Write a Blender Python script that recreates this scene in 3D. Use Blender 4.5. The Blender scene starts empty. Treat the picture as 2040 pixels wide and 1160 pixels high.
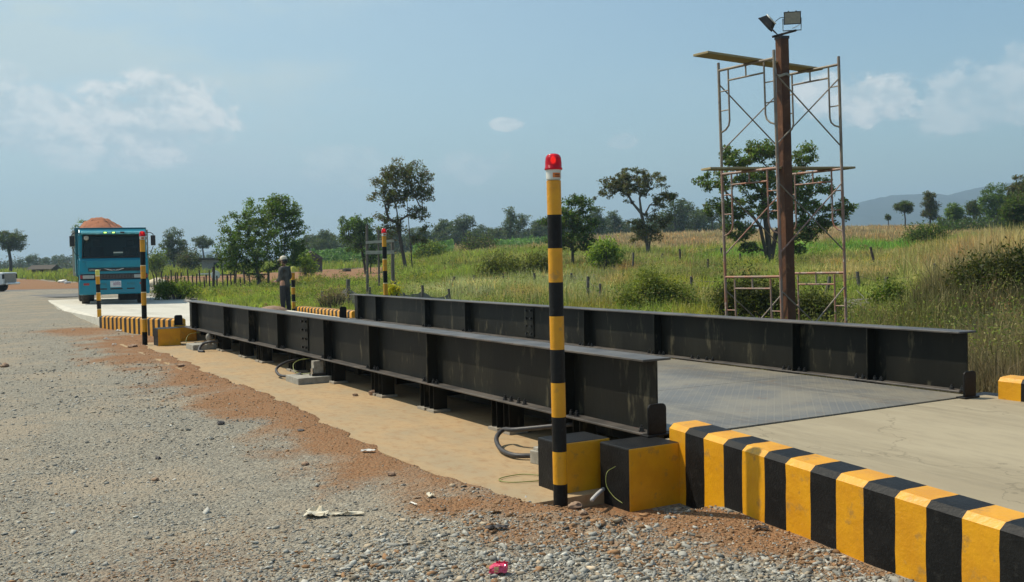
import bpy, bmesh, math, random
import numpy as np
from mathutils import Vector, Matrix
R_ = math.radians
sc = bpy.context.scene
col = sc.collection

# ------------------------------------------------------------------ camera
CAM_H = 1.55
YAW, PITCH, ROLL = R_(30.0727), R_(1.947), R_(1.117)
F = 1983.0                                  # focal length in photo pixels (2040 wide)
cf = np.array([math.sin(YAW)*math.cos(PITCH), math.cos(YAW)*math.cos(PITCH), -math.sin(PITCH)])
_r0 = np.array([math.cos(YAW), -math.sin(YAW), 0.0]); _u0 = np.cross(_r0, cf)
cr = math.cos(ROLL)*_r0 - math.sin(ROLL)*_u0
cu = math.sin(ROLL)*_r0 + math.cos(ROLL)*_u0
cam = bpy.data.cameras.new("camera"); camo = bpy.data.objects.new("camera", cam); col.objects.link(camo)
camo.matrix_world = Matrix(((cr[0], cu[0], -cf[0], 0), (cr[1], cu[1], -cf[1], 0), (cr[2], cu[2], -cf[2], CAM_H), (0, 0, 0, 1)))
cam.sensor_width = 36; cam.lens = 35.0; cam.clip_start = 0.1; cam.clip_end = 20000
sc.camera = camo

# ------------------------------------------------------------------ light
SUN = Vector((-0.655*math.cos(R_(56)), 0.755*math.cos(R_(56)), math.sin(R_(56)))).normalized()
AZ = math.atan2(SUN.x, SUN.y)
sl = bpy.data.lights.new("sun", 'SUN'); slo = bpy.data.objects.new("sun", sl); col.objects.link(slo)
sl.energy = 5.0; sl.angle = R_(0.53); sl.color = (1.0, 0.915, 0.76)
slo.rotation_euler = (-SUN).to_track_quat('-Z', 'Y').to_euler()
sc.view_settings.view_transform = 'Standard'; sc.view_settings.look = 'None'
sc.view_settings.exposure = 0.0; sc.view_settings.gamma = 1.0

def pdir(px, py):
    return cf + (px-1020)/F*cr - (py-580)/F*cu

def nd(nt, t, x=0, y=0, **kw):
    n = nt.nodes.new(t); n.location = (x, y)
    for k, v in kw.items(): setattr(n, k, v)
    return n
def lk(nt, a, b): nt.links.new(a, b)
def math_n(nt, op, a, b=None, c=None, clamp=False):
    n = nt.nodes.new('ShaderNodeMath'); n.operation = op; n.use_clamp = clamp
    for i, v in enumerate((a, b, c)):
        if v is None: continue
        if isinstance(v, (int, float)): n.inputs[i].default_value = v
        else: nt.links.new(v, n.inputs[i])
    return n.outputs[0]
def sstep(nt, v, a, b):
    n = nt.nodes.new('ShaderNodeMapRange'); n.interpolation_type = 'SMOOTHSTEP'
    nt.links.new(v, n.inputs['Value']); n.inputs['From Min'].default_value = a; n.inputs['From Max'].default_value = b
    return n.outputs['Result']
def noise_n(nt, vec, scale, detail=4, rough=0.55, dim='3D'):
    n = nt.nodes.new('ShaderNodeTexNoise'); n.inputs['Scale'].default_value = scale
    n.inputs['Detail'].default_value = detail; n.inputs['Roughness'].default_value = rough
    if vec is not None: nt.links.new(vec, n.inputs['Vector'])
    return n.outputs['Fac']
def mix_c(nt, fac, a, b):
    n = nt.nodes.new('ShaderNodeMix'); n.data_type = 'RGBA'
    if isinstance(fac, (int, float)): n.inputs[0].default_value = fac
    else: nt.links.new(fac, n.inputs[0])
    for s, v in ((n.inputs[6], a), (n.inputs[7], b)):
        if isinstance(v, (tuple, list)): s.default_value = (*v[:3], 1)
        else: nt.links.new(v, s)
    return n.outputs[2]

def make_world():
    w = bpy.data.worlds.new("World"); sc.world = w; w.use_nodes = True
    nt = w.node_tree; nt.nodes.clear()
    out = nd(nt, 'ShaderNodeOutputWorld')
    sky = nd(nt, 'ShaderNodeTexSky'); sky.sky_type = 'NISHITA'; sky.sun_disc = False
    sky.sun_elevation = R_(56); sky.sun_rotation = AZ % (2*math.pi)
    sky.altitude = 100; sky.air_density = 1.15; sky.dust_density = 1.6; sky.ozone_density = 1.2
    bg = nd(nt, 'ShaderNodeBackground'); bg.inputs['Strength'].default_value = 0.12
    tint = nt.nodes.new('ShaderNodeMix'); tint.data_type = 'RGBA'; tint.blend_type = 'MULTIPLY'; tint.inputs[0].default_value = 1.0
    tint.inputs[7].default_value = (.95, 1.12, 1.10, 1); lk(nt, sky.outputs[0], tint.inputs[6]); lk(nt, tint.outputs[2], bg.inputs[0])
    tc = nd(nt, 'ShaderNodeTexCoord'); D = tc.outputs['Generated']
    def dot(v):
        n = nt.nodes.new('ShaderNodeVectorMath'); n.operation = 'DOT_PRODUCT'
        nt.links.new(D, n.inputs[0]); n.inputs[1].default_value = tuple(float(a) for a in v); return n.outputs['Value']
    # heaped clouds: where they stand in the sky (bearing fixed in the world), each an ellipse eaten into by noise
    blobs = [(300, 235, 200, 105, 1.0), (320, 205, 140, 70, 1.0), (200, 290, 190, 60, .7), (50, 240, 180, 80, .8), (420, 275, 60, 22, .55), (1010, 248, 42, 18, .75), (1720, 205, 150, 62, .9), (1640, 185, 70, 45, .9),
             (1950, 200, 150, 85, .55), (940, 330, 110, 50, .45), (0, 140, 60, 26, .4), (2040, 120, 60, 45, .4), (700, 330, 130, 55, .35), (1240, 280, 40, 20, .45)]
    mp = nd(nt, 'ShaderNodeMapping'); mp.inputs['Scale'].default_value = (1, 1, 1.5); lk(nt, D, mp.inputs[0])
    n1 = noise_n(nt, mp.outputs[0], 26, 7, .62)
    n2 = noise_n(nt, mp.outputs[0], 9, 5, .6)
    n3 = noise_n(nt, mp.outputs[0], 70, 6, .65)
    nn = math_n(nt, 'ADD', math_n(nt, 'MULTIPLY', n1, .55), math_n(nt, 'ADD', math_n(nt, 'MULTIPLY', n2, .30), math_n(nt, 'MULTIPLY', n3, .15)))
    total = None
    for (px, py, rx, ry, k) in blobs:
        c = pdir(px, py); c = c/np.linalg.norm(c)
        h = np.cross(c, (0, 0, 1)); h /= np.linalg.norm(h); u = np.cross(h, c)
        a = math_n(nt, 'MULTIPLY', dot(h), F/rx); b = math_n(nt, 'MULTIPLY', dot(u), F/ry)
        a = math_n(nt, 'SUBTRACT', a, float(c@h)*F/rx); b = math_n(nt, 'SUBTRACT', b, float(c@u)*F/ry)
        # flatter on the underside
        r2 = math_n(nt, 'ADD', math_n(nt, 'POWER', a, 2.0), math_n(nt, 'POWER', b, 2.0))
        m = math_n(nt, 'SUBTRACT', 1.0, math_n(nt, 'SQRT', r2))
        fr = math_n(nt, 'GREATER_THAN', dot(c), 0.3)
        m = math_n(nt, 'MULTIPLY', math_n(nt, 'MAXIMUM', m, 0.0), fr)
        v = math_n(nt, 'MULTIPLY', sstep(nt, math_n(nt, 'ADD', math_n(nt, 'MULTIPLY', m, .74), math_n(nt, 'MULTIPLY', math_n(nt, 'SUBTRACT', nn, .5), 2.1)), .10, .30), k)
        v = math_n(nt, 'MULTIPLY', v, sstep(nt, m, 0.0, .28))
        total = v if total is None else math_n(nt, 'MAXIMUM', total, v)
    # thin high veil, streaked
    mp2 = nd(nt, 'ShaderNodeMapping'); mp2.inputs['Scale'].default_value = (1, 1, 3.2); mp2.inputs['Rotation'].default_value = (0.1, 0.12, 0); lk(nt, D, mp2.inputs[0])
    veil = sstep(nt, noise_n(nt, mp2.outputs[0], 2.6, 6, .6), .42, .72)
    veil = math_n(nt, 'ADD', math_n(nt, 'MULTIPLY', veil, .85), .36)
    low = math_n(nt, 'MULTIPLY', sstep(nt, noise_n(nt, mp.outputs[0], 6.5, 6, .6), .45, .75), .35)
    # thin haze glows more towards the sun's side
    sd = dot((math.sin(AZ), math.cos(AZ), 0)); glow = math_n(nt, 'ADD', .10, math_n(nt, 'MULTIPLY', sstep(nt, sd, -.12, .75), 1.25))
    cov = math_n(nt, 'MULTIPLY', math_n(nt, 'MAXIMUM', veil, low), glow)
    vb = nd(nt, 'ShaderNodeBackground'); vb.inputs[0].default_value = (.60, .735, .76, 1); vb.inputs['Strength'].default_value = 1.0
    cb = nd(nt, 'ShaderNodeBackground'); cb.inputs[0].default_value = (.72, .80, .80, 1); cb.inputs['Strength'].default_value = .95
    mx = nd(nt, 'ShaderNodeMixShader'); lk(nt, cov, mx.inputs[0]); lk(nt, bg.outputs[0], mx.inputs[1]); lk(nt, vb.outputs[0], mx.inputs[2])
    m2 = nd(nt, 'ShaderNodeMixShader'); lk(nt, math_n(nt, 'MULTIPLY', total, .95), m2.inputs[0]); lk(nt, mx.outputs[0], m2.inputs[1]); lk(nt, cb.outputs[0], m2.inputs[2])
    lk(nt, mix_c(nt, sstep(nt, math_n(nt, 'ADD', math_n(nt, 'MULTIPLY', n1, .6), math_n(nt, 'MULTIPLY', n3, .4)), .40, .60), (.60, .73, .77), (.98, 1.0, .97)), cb.inputs[0])
    lk(nt, m2.outputs[0], out.inputs[0])
make_world()

# ------------------------------------------------------------------ helpers
rng = np.random.default_rng(7)
random.seed(7)

def tag(o, label=None, cat=None, group=None, kind=None):
    if label: o['label'] = label
    if cat: o['category'] = cat
    if group: o['group'] = group
    if kind: o['kind'] = kind
    return o
def empty(name, loc, rz=0.0, label=None, cat=None, group=None):
    o = bpy.data.objects.new(name, None); col.objects.link(o); o.empty_display_size = .2
    o.location = tuple(float(a) for a in loc); o.rotation_euler = (0, 0, rz)
    return tag(o, label, cat, group)
def copy_tree(o, parent=None):
    c = o.copy(); col.objects.link(c)
    if parent is not None: c.parent = parent
    for ch in o.children: copy_tree(ch, c)
    return c

class MB:
    def __init__(s): s.v = []; s.f = []; s.m = []
    def add(s, vs, fs, mi=0):
        o = len(s.v); s.v += [tuple(float(a) for a in p) for p in vs]
        s.f += [tuple(o+i for i in f) for f in fs]; s.m += [mi]*len(fs)
    def box(s, c, d, mi=0, rot=None):
        hx, hy, hz = d[0]/2, d[1]/2, d[2]/2
        vs = [Vector((x, y, z)) for z in (-hz, hz) for x, y in ((-hx, -hy), (hx, -hy), (hx, hy), (-hx, hy))]
        if rot is not None: vs = [rot @ v for v in vs]
        vs = [v + Vector(c) for v in vs]
        s.add(vs, [(3, 2, 1, 0), (4, 5, 6, 7), (0, 1, 5, 4), (1, 2, 6, 5), (2, 3, 7, 6), (3, 0, 4, 7)], mi)
    def mm(s, x0, x1, y0, y1, z0, z1, mi=0):
        s.box(((x0+x1)/2, (y0+y1)/2, (z0+z1)/2), (x1-x0, y1-y0, z1-z0), mi)
    def tube(s, pts, rad, n=8, mi=0, cap=True):
        pts = [Vector(p) for p in pts]
        rad = [float(rad)]*len(pts) if not hasattr(rad, "__len__") else [float(r) for r in rad]
        rings = []; ref = None
        for i, p in enumerate(pts):
            t = (pts[min(i+1, len(pts)-1)] - pts[max(i-1, 0)])
            if t.length < 1e-9: t = Vector((0, 0, 1))
            t.normalize()
            if ref is None:
                ref = Vector((0, 0, 1)) if abs(t.z) < .9 else Vector((1, 0, 0))
            a = t.cross(ref).normalized(); b = a.cross(t).normalized(); ref = b
            rings.append([p + rad[i]*(a*math.cos(2*math.pi*k/n) + b*math.sin(2*math.pi*k/n)) for k in range(n)])
        vs = [q for r in rings for q in r]; fs = []
        for i in range(len(pts)-1):
            for k in range(n):
                fs.append((i*n+k, i*n+(k+1) % n, (i+1)*n+(k+1) % n, (i+1)*n+k))
        if cap:
            fs.append(tuple(range(n))); fs.append(tuple((len(pts)-1)*n+k for k in reversed(range(n))))
        s.add(vs, fs, mi)
    def lathe(s, prof, c=(0, 0, 0), n=24, mi=0):
        vs = []; fs = []
        for r, z in prof:
            for k in range(n):
                vs.append((c[0]+r*math.cos(2*math.pi*k/n), c[1]+r*math.sin(2*math.pi*k/n), c[2]+z))
        m = len(prof)
        for i in range(m-1):
            for k in range(n):
                fs.append((i*n+k, i*n+(k+1) % n, (i+1)*n+(k+1) % n, (i+1)*n+k))
        fs.append(tuple(reversed(range(n)))); fs.append(tuple((m-1)*n+k for k in range(n)))
        s.add(vs, fs, mi)
    def prism(s, poly, axis, a0, a1, mi=0):
        """poly of 2D points swept along axis (0,1,2) from a0 to a1"""
        def mk(p, a):
            l = [p[0], p[1]]; l.insert(axis, a); return l
        n = len(poly)
        vs = [mk(p, a0) for p in poly] + [mk(p, a1) for p in poly]
        fs = [tuple(range(n)), tuple(n+i for i in reversed(range(n)))] + [(i, n+i, n+(i+1) % n, (i+1) % n) for i in range(n)]
        s.add(vs, fs, mi)
    def build(s, name, mats, parent=None, smooth=False, bevel=0, seg=2, auto=None):
        me = bpy.data.meshes.new(name); me.from_pydata(s.v, [], s.f)
        if not isinstance(mats, (list, tuple)): mats = [mats]
        for m in mats: me.materials.append(m)
        if len(mats) > 1: me.polygons.foreach_set('material_index', s.m)
        bm = bmesh.new(); bm.from_mesh(me); bmesh.ops.recalc_face_normals(bm, faces=bm.faces[:]); bm.to_mesh(me); bm.free()
        if smooth: me.polygons.foreach_set('use_smooth', [True]*len(me.polygons))
        o = bpy.data.objects.new(name, me); col.objects.link(o)
        if parent is not None: o.parent = parent
        if bevel:
            b = o.modifiers.new('bevel', 'BEVEL'); b.width = bevel; b.segments = seg; b.limit_method = 'ANGLE'; b.angle_limit = R_(40)
        if auto:
            me.polygons.foreach_set('use_smooth', [True]*len(me.polygons)); me.set_sharp_from_angle(angle=R_(auto))
        return o

def np_mesh(name, V, faces_flat, loop_tot, mat, colors=None, parent=None, smooth=False):
    """fast mesh: V (n,3), faces_flat loop vertex indices, loop_tot per-face counts, colors per vertex"""
    me = bpy.data.meshes.new(name)
    me.vertices.add(len(V)); me.vertices.foreach_set('co', np.asarray(V, np.float32).ravel())
    me.loops.add(len(faces_flat)); me.loops.foreach_set('vertex_index', np.asarray(faces_flat, np.int32))
    me.polygons.add(len(loop_tot))
    st = np.concatenate(([0], np.cumsum(loop_tot)[:-1])).astype(np.int32)
    me.polygons.foreach_set('loop_start', st); me.polygons.foreach_set('loop_total', np.asarray(loop_tot, np.int32))
    if smooth: me.polygons.foreach_set('use_smooth', np.ones(len(loop_tot), bool))
    if colors is not None:
        a = me.color_attributes.new('Col', 'FLOAT_COLOR', 'POINT')
        c4 = np.ones((len(V), 4), np.float32); c4[:, :3] = colors; a.data.foreach_set('color', c4.ravel())
    me.materials.append(mat); me.update(); me.validate()
    o = bpy.data.objects.new(name, me); col.objects.link(o)
    if parent is not None: o.parent = parent
    return o

# ------------------------------------------------------------------ materials
def mat_base(name):
    m = bpy.data.materials.new(name); m.use_nodes = True; nt = m.node_tree
    return m, nt, nt.nodes['Principled BSDF']
def M_(name, c1, c2=None, scale=8, rough=.6, metal=0, bump=0, bscale=60, lo=.35, hi=.65, spec=.5, stretch=None, c3=None, s3=40, trans=None, coat=0):
    m, nt, b = mat_base(name)
    b.inputs['Roughness'].default_value = rough; b.inputs['Metallic'].default_value = metal
    b.inputs['Specular IOR Level'].default_value = spec
    if coat: b.inputs['Coat Weight'].default_value = coat; b.inputs['Coat Roughness'].default_value = .1
    tc = nd(nt, 'ShaderNodeTexCoord'); V = tc.outputs['Object']
    if stretch:
        mp = nd(nt, 'ShaderNodeMapping'); mp.inputs['Scale'].default_value = stretch; lk(nt, V, mp.inputs[0]); V = mp.outputs[0]
    if c2 is None: c2 = tuple(min(1, x*1.18) for x in c1)
    cc = mix_c(nt, sstep(nt, noise_n(nt, V, scale, 6, .62), lo, hi), c1, c2)
    if c3 is not None: cc = mix_c(nt, sstep(nt, noise_n(nt, V, s3, 5, .65), .56, .70), cc, c3)
    lk(nt, cc, b.inputs['Base Color'])
    if bump:
        bp = nd(nt, 'ShaderNodeBump'); bp.inputs['Strength'].default_value = bump; bp.inputs['Distance'].default_value = .01
        lk(nt, noise_n(nt, V, bscale, 5, .6), bp.inputs['Height']); lk(nt, bp.outputs[0], b.inputs['Normal'])
    return m

def leaf_mat(name, trans=.3, rough=.55, gain=1.0):
    m, nt, b = mat_base(name)
    a = nd(nt, 'ShaderNodeVertexColor'); a.layer_name = 'Col'
    lk(nt, a.outputs[0], b.inputs['Base Color']); b.inputs['Roughness'].default_value = rough; b.inputs['Specular IOR Level'].default_value = .25
    t = nd(nt, 'ShaderNodeBsdfTranslucent')
    hs = nd(nt, 'ShaderNodeHueSaturation'); hs.inputs['Saturation'].default_value = 1.15; hs.inputs['Value'].default_value = 1.25
    lk(nt, a.outputs[0], hs.inputs['Color']); lk(nt, hs.outputs[0], t.inputs[0])
    mx = nd(nt, 'ShaderNodeMixShader'); mx.inputs[0].default_value = trans
    lk(nt, b.outputs[0], mx.inputs[1]); lk(nt, t.outputs[0], mx.inputs[2]); lk(nt, mx.outputs[0], nt.nodes['Material Output'].inputs[0])
    return m

YEL = (.72, .335, .006); BLK = (.007, .007, .007)
mat_yellow = M_('yellow_paint', YEL, (.62, .27, .006), 4, .42, bump=.4, bscale=28, c3=(.46, .23, .035), s3=11)
mat_black = M_('black_paint', BLK, (.014, .0135, .013), 6, .5, spec=.2, bump=.35, bscale=70, c3=(.022, .021, .019), s3=22)
mat_bench = M_('pale_yellow_cap', (.6, .58, .12), None, 8, .5)
mat_line = M_('thin_pale_band', (.75, .62, .38), None, 8, .5)
mat_steel_black = M_('black_girder_paint', (.009, .009, .007), (.018, .017, .012), 2.4, .5, spec=.18, bump=.12, bscale=35, stretch=(1, 1, .28), c3=(.075, .066, .042), s3=8)
mat_steel_top = M_('dusty_flange_steel', (.055, .05, .046), (.12, .105, .09), 3, .45, spec=.35, bump=.1, bscale=50, c3=(.09, .06, .05), s3=12)
mat_rust_black = M_('rusty_dark_steel', (.03, .026, .022), (.07, .045, .03), 9, .6, bump=.2)
mat_bolt = M_('dark_bolt_steel', (.03, .03, .032), (.07, .07, .07), 60, .35, metal=.6)
mat_foot = M_('grout_grey_plate', (.28, .25, .2), (.35, .31, .25), 12, .8)
mat_conc_dusty = M_('grey_mortar', (.26, .25, .21), (.36, .34, .29), 14, .85, bump=.4, bscale=90)
mat_conduit = M_('black_rubber', (.03, .028, .028), (.05, .045, .045), 20, .5)
mat_wire = M_('yellow_green_wire', (.20, .22, .05), None, 20, .5)
mat_galv = M_('galvanised_box_metal', (.36, .33, .27), (.24, .22, .18), 18, .6, bump=.1)
mat_rust_pipe = M_('orange_rusted_pipe', (.36, .15, .085), (.28, .21, .17), 6, .6, c3=(.50, .42, .34), s3=10, stretch=(1, 1, .6))
mat_old_pipe = M_('weathered_grey_pipe', (.20, .155, .12), (.30, .25, .18), 6, .6, c3=(.12, .075, .055), s3=12)
mat_mast = M_('primer_brown_steel', (.125, .055, .026), (.085, .037, .020), 4, .6, spec=.25, c3=(.17, .08, .04), s3=9, bump=.1)
mat_plank = M_('weathered_plank', (.42, .33, .16), (.30, .24, .13), 5, .8, bump=.3, stretch=(1, 12, 12))
mat_oldwood = M_('grey_weathered_wood', (.17, .15, .125), (.10, .085, .07), 7, .9, bump=.5, bscale=30, stretch=(3, 3, .5))
mat_palewood = M_('pale_board', (.42, .40, .33), (.30, .28, .23), 6, .85)
mat_white_plastic = M_('off_white_plastic', (.70, .70, .64), (.62, .62, .56), 6, .45)
mat_label_orange = M_('orange_sticker', (.62, .17, .03), None, 9, .5)
mat_label_dark = M_('dark_print', (.05, .018, .01), None, 9, .5)
mat_truck = M_('turquoise_truck_paint', (.002, .225, .31), (.003, .20, .28), 3, .35, coat=.25, spec=.35, c3=(.012, .165, .205), s3=2.5)
mat_truck_dark = M_('faded_teal_steel', (.008, .115, .145), (.012, .14, .165), 4, .5, c3=(.06, .10, .095), s3=5)
mat_tyre = M_('dusty_tyre', (.022, .021, .02), (.06, .05, .04), 9, .85)
mat_under = M_('chassis_black', (.014, .014, .014), (.03, .028, .025), 6, .7)
mat_chrome = M_('worn_chrome', (.72, .72, .7), (.55, .55, .53), 12, .18, metal=.9)
mat_lamp = M_('clear_lamp_glass', (.45, .45, .40), (.33, .33, .3), 40, .12)
mat_redlamp = M_('red_marker_plastic', (.35, .03, .025), (.28, .03, .03), 20, .3)
mat_plate = M_('white_number_plate', (.68, .70, .68), (.58, .6, .58), 10, .5)
mat_dirt_load = M_('red_earth', (.34, .125, .055), (.25, .09, .042), 3, .95, bump=.9, bscale=12, c3=(.42, .18, .09), s3=9)
mat_slatwood = M_('pale_painted_slat', (.45, .42, .34), (.34, .31, .25), 6, .8)
mat_skin = M_('tanned_skin', (.33, .18, .115), (.28, .15, .095), 9, .5)
mat_hair = M_('black_hair', (.012, .01, .01), None, 30, .5)
mat_jacket = M_('dark_grey_jacket_cloth', (.035, .035, .032), (.075, .075, .068), 5, .9, bump=.3, bscale=25)
mat_trouser = M_('black_trouser_cloth', (.016, .016, .018), (.028, .028, .03), 6, .9, bump=.3, bscale=20)
mat_cap = M_('cream_cap_cloth', (.66, .60, .48), (.55, .5, .4), 14, .9)
mat_shoe = M_('dark_shoe', (.02, .017, .015), None, 10, .6)
mat_bark = M_('grey_brown_bark', (.10, .08, .062), (.055, .045, .036), 4, .95, bump=.7, bscale=14, stretch=(2, 2, .5))
mat_bark_pale = M_('pale_bark', (.17, .145, .115), (.10, .085, .07), 4, .95, bump=.6, bscale=14, stretch=(2, 2, .5))
mat_leaf = leaf_mat('leaf', .42)
mat_grass = leaf_mat('grass_blade', .35, .7)
mat_white_body = M_('white_pickup_paint', (.72, .74, .72), (.66, .68, .66), 4, .3, coat=.5)
mat_thatch = M_('dark_thatch', (.10, .085, .065), (.06, .05, .04), 9, .95, bump=.6, bscale=20)
mat_hutwall = M_('dim_grey_boards', (.13, .115, .10), (.08, .07, .062), 6, .9, stretch=(6, 6, .6))
mat_palehut = M_('bare_grey_block_wall', (.30, .28, .25), (.24, .22, .2), 6, .9)
mat_shade = M_('doorway_shade', (.01, .01, .01), None, 5, .9)  # near-black colour standing in for shade inside a doorway
mat_net = M_('grey_shade_net', (.22, .21, .19), (.15, .145, .13), 7, .9, stretch=(1, 1, 4), bump=.4, bscale=12)
mat_paper = M_('dirty_paper', (.72, .66, .52), (.55, .47, .33), 14, .8)
mat_white_paper = M_('white_litter', (.80, .78, .72), (.66, .62, .55), 20, .7)
mat_pink = M_('pink_wrapper', (.62, .035, .09), (.75, .10, .20), 30, .22, coat=.4)
mat_tan = M_('tan_label', (.6, .42, .2), None, 30, .4)
mat_rock_dark = M_('dark_rock', (.06, .055, .055), (.10, .09, .085), 12, .85, bump=.6)
mat_rock_tan = M_('tan_rock', (.33, .22, .14), (.24, .15, .10), 12, .9, bump=.6)
mat_sand = M_('pale_sand', (.55, .47, .33), None, 9, .95, bump=.4)

def beacon_mat():
    m, nt, b = mat_base('red_beacon_plastic')
    b.inputs['Base Color'].default_value = (.62, .010, .03, 1); b.inputs['Roughness'].default_value = .12
    b.inputs['Transmission Weight'].default_value = .35; b.inputs['IOR'].default_value = 1.3
    tc = nd(nt, 'ShaderNodeTexCoord'); w = nd(nt, 'ShaderNodeTexWave'); w.wave_type = 'BANDS'; w.bands_direction = 'Z'
    w.inputs['Scale'].default_value = 40; lk(nt, tc.outputs['Object'], w.inputs['Vector'])
    bp = nd(nt, 'ShaderNodeBump'); bp.inputs['Strength'].default_value = .35; bp.inputs['Distance'].default_value = .004
    lk(nt, w.outputs['Fac'], bp.inputs['Height']); lk(nt, bp.outputs[0], b.inputs['Normal'])
    return m
mat_beacon = beacon_mat()
def emis(name, c, s):
    m, nt, b = mat_base(name); b.inputs['Base Color'].default_value = (*c, 1)
    b.inputs['Emission Color'].default_value = (*c, 1); b.inputs['Emission Strength'].default_value = s; return m
mat_sun_glint = emis('glowing_sun_glint', (1.0, .20, .04), 2.4)  # emission imitates the sun's orange highlight refracted in the red dome
mat_greenlamp = emis('lit_green_lamp', (.45, 1.0, .15), 2.6)
def glass_mat():
    m, nt, b = mat_base('dark_windscreen_glass')
    b.inputs['Base Color'].default_value = (.02, .03, .03, 1); b.inputs['Roughness'].default_value = .04; b.inputs['IOR'].default_value = 1.45
    tr = nd(nt, 'ShaderNodeBsdfTransparent'); tr.inputs[0].default_value = (.75, .85, .82, 1)
    mx = nd(nt, 'ShaderNodeMixShader'); mx.inputs[0].default_value = .55
    lk(nt, b.outputs[0], mx.inputs[1]); lk(nt, tr.outputs[0], mx.inputs[2]); lk(nt, mx.outputs[0], nt.nodes['Material Output'].inputs[0])
    return m
mat_glass = glass_mat()
mat_floodglass = M_('dusty_lamp_glass', (.34, .31, .23), (.27, .25, .2), 20, .15)

# ------------------------------------------------------------------ terrain
TD = np.array([0, 6, 10, 13, 16, 20, 30, 45, 60, 80, 110, 150, 200, 300, 600, 3300.])
TP = np.array([-4000, 0, 400, 700, 1000, 1300, 1700, 2040, 2600, 6000.])
TZ = np.array([
 #  0  6    10    13    16    20    30    45    60    80   110   150   200  300  600  3300
 [0, 0,   0,    0,    0,    0,    0,    0,    0,   .05,  .2,   .3,   .45, .6,  .7,  .9],
 [0, 0,   0,    0,    0,    0,    0,    0,    0,   .05,  .2,   .3,   .45, .6,  .7,  .9],
 [0, 0,   0,    0,    0,    0,    0,    0,    0,   .05,  .2,   .35,  .5,  .6,  .7,  .9],
 [0, 0,   0,    0,    0,    0,    0,    0,    .05, .2,   .6,   1.3,  1.6, 1.8, 1.6, 1.2],
 [0, 0,   0,    0,    0,    0,   -.05,  .2,   .5,  1.1,  2.1,  3.3,  3.8, 3.9, 3.0, 2.0],
 [0, 0,   0,    0,   -.2,  -.15, -.05,  .4,   .8,  1.4,  2.7,  4.3,  4.8, 4.6, 3.5, 2.0],
 [0, 0,  -.1,  -.35, -.42, -.2,   .25,  .6,   1.0, 1.65, 3.1,  4.8,  5.2, 5.0, 4.0, 2.0],
 [0, 0,  -.15, -.2,   .05,  .55,  1.0,  1.3,  1.6, 2.2,  3.3,  4.6,  5.2, 5.0, 4.0, 2.0],
 [0, 0,  -.1,   0,    .4,   1.0,  1.4,  1.6,  1.9, 2.4,  3.3,  4.5,  5.0, 5.0, 4.0, 2.0],
 [0, 0,  -.1,   0,    .4,   1.0,  1.4,  1.6,  1.9, 2.4,  3.3,  4.5,  5.0, 5.0, 4.0, 2.0]])
sY, cY = math.sin(YAW), math.cos(YAW)
def uv_of(x, y): return x*cY - y*sY, x*sY + y*cY          # lateral, forward distance from the viewpoint
def xy_of(u, v): return u*cY + v*sY, -u*sY + v*cY
def smooth_noise(x, y, s, seed=0):
    a = np.sin(x*s*1.7+seed*1.3+2.1*np.sin(y*s*.9+seed)) * np.cos(y*s*1.3-seed*2.1+1.7*np.sin(x*s*1.1+seed*.7))
    return a
def slab_edge(y):
    return np.interp(y, [3, 5.0, 5.6, 6.5, 8.5, 10.7, 14, 18.9, 20.6], [4.0, 3.5, 3.32, 3.24, 3.33, 3.45, 3.5, 3.6, 3.62])
def terrain(x, y, detail=True):
    x = np.asarray(x, float); y = np.asarray(y, float)
    u, v = uv_of(x, y)
    r = np.sqrt(u*u+v*v)
    vv = np.where(v > 1, r, r)
    # bearing expressed as photo column; behind the viewer all flat
    p = np.where(v > .3, 1020 + F*u/np.maximum(v, .3), np.where(u > 0, 6000, -4000)); p = np.clip(p, -4000, 6000)
    d = np.clip(np.where(v > 0, np.minimum(v, 3300), 0), 0, 3300)
    i = np.clip(np.searchsorted(TD, d)-1, 0, len(TD)-2); j = np.clip(np.searchsorted(TP, p)-1, 0, len(TP)-2)
    a = (d-TD[i])/(TD[i+1]-TD[i]); b = (p-TP[j])/(TP[j+1]-TP[j]); b = b*b*(3-2*b)
    z = (TZ[j, i]*(1-a)+TZ[j, i+1]*a)*(1-b) + (TZ[j+1, i]*(1-a)+TZ[j+1, i+1]*a)*b
    if detail:
        k = np.clip((v-24)/20, 0, 1)
        z = z + k*(.10*smooth_noise(x, y, .16, 1)+.06*smooth_noise(x, y, .45, 2)) + np.clip((v-60)/100, 0, 1)*.35*smooth_noise(x, y, .035, 3)
        # gravel yard: shallow wheel-worn swells and a low lip of loose dirt along the foundation slab
        g = (v < 60) & (x < 8.5)
        z = z + np.where(g, .012*smooth_noise(x, y, 1.1, 4)+.006*smooth_noise(x, y, 3.7, 5), 0)
        e = slab_edge(y) + .07*smooth_noise(x*0, y, 2.2, 6)+.035*smooth_noise(x*0, y, 6.5, 8)
        inl = (y > 4.6) & (y < 20.9)
        t = np.clip((x-(e-.22))/.28, 0, 1)
        lip = .022*np.exp(-((x-(e-.30))/.22)**2)
        onslab = (x > e-.25) & (x < 8.35) & inl
        z = np.where(inl & (x < 8.35), z + lip, z)
        z = np.where(onslab, z*(1-t)+(-.07)*t, z)
        # beneath the two concrete ramps
        z = np.where((x > 4.35) & (x < 8.5) & (y <= 4.6), np.minimum(z, -.08), z)
        rr = np.clip((50-y)/3, 0, 1)
        z = np.where((x > 4.25) & (x < 7.9+.03*(y-20)) & (y > 20.9) & (y < 50), z-.10*rr, z)
    return z
def tz(x, y): return float(terrain(np.array([x]), np.array([y]))[0])
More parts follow.
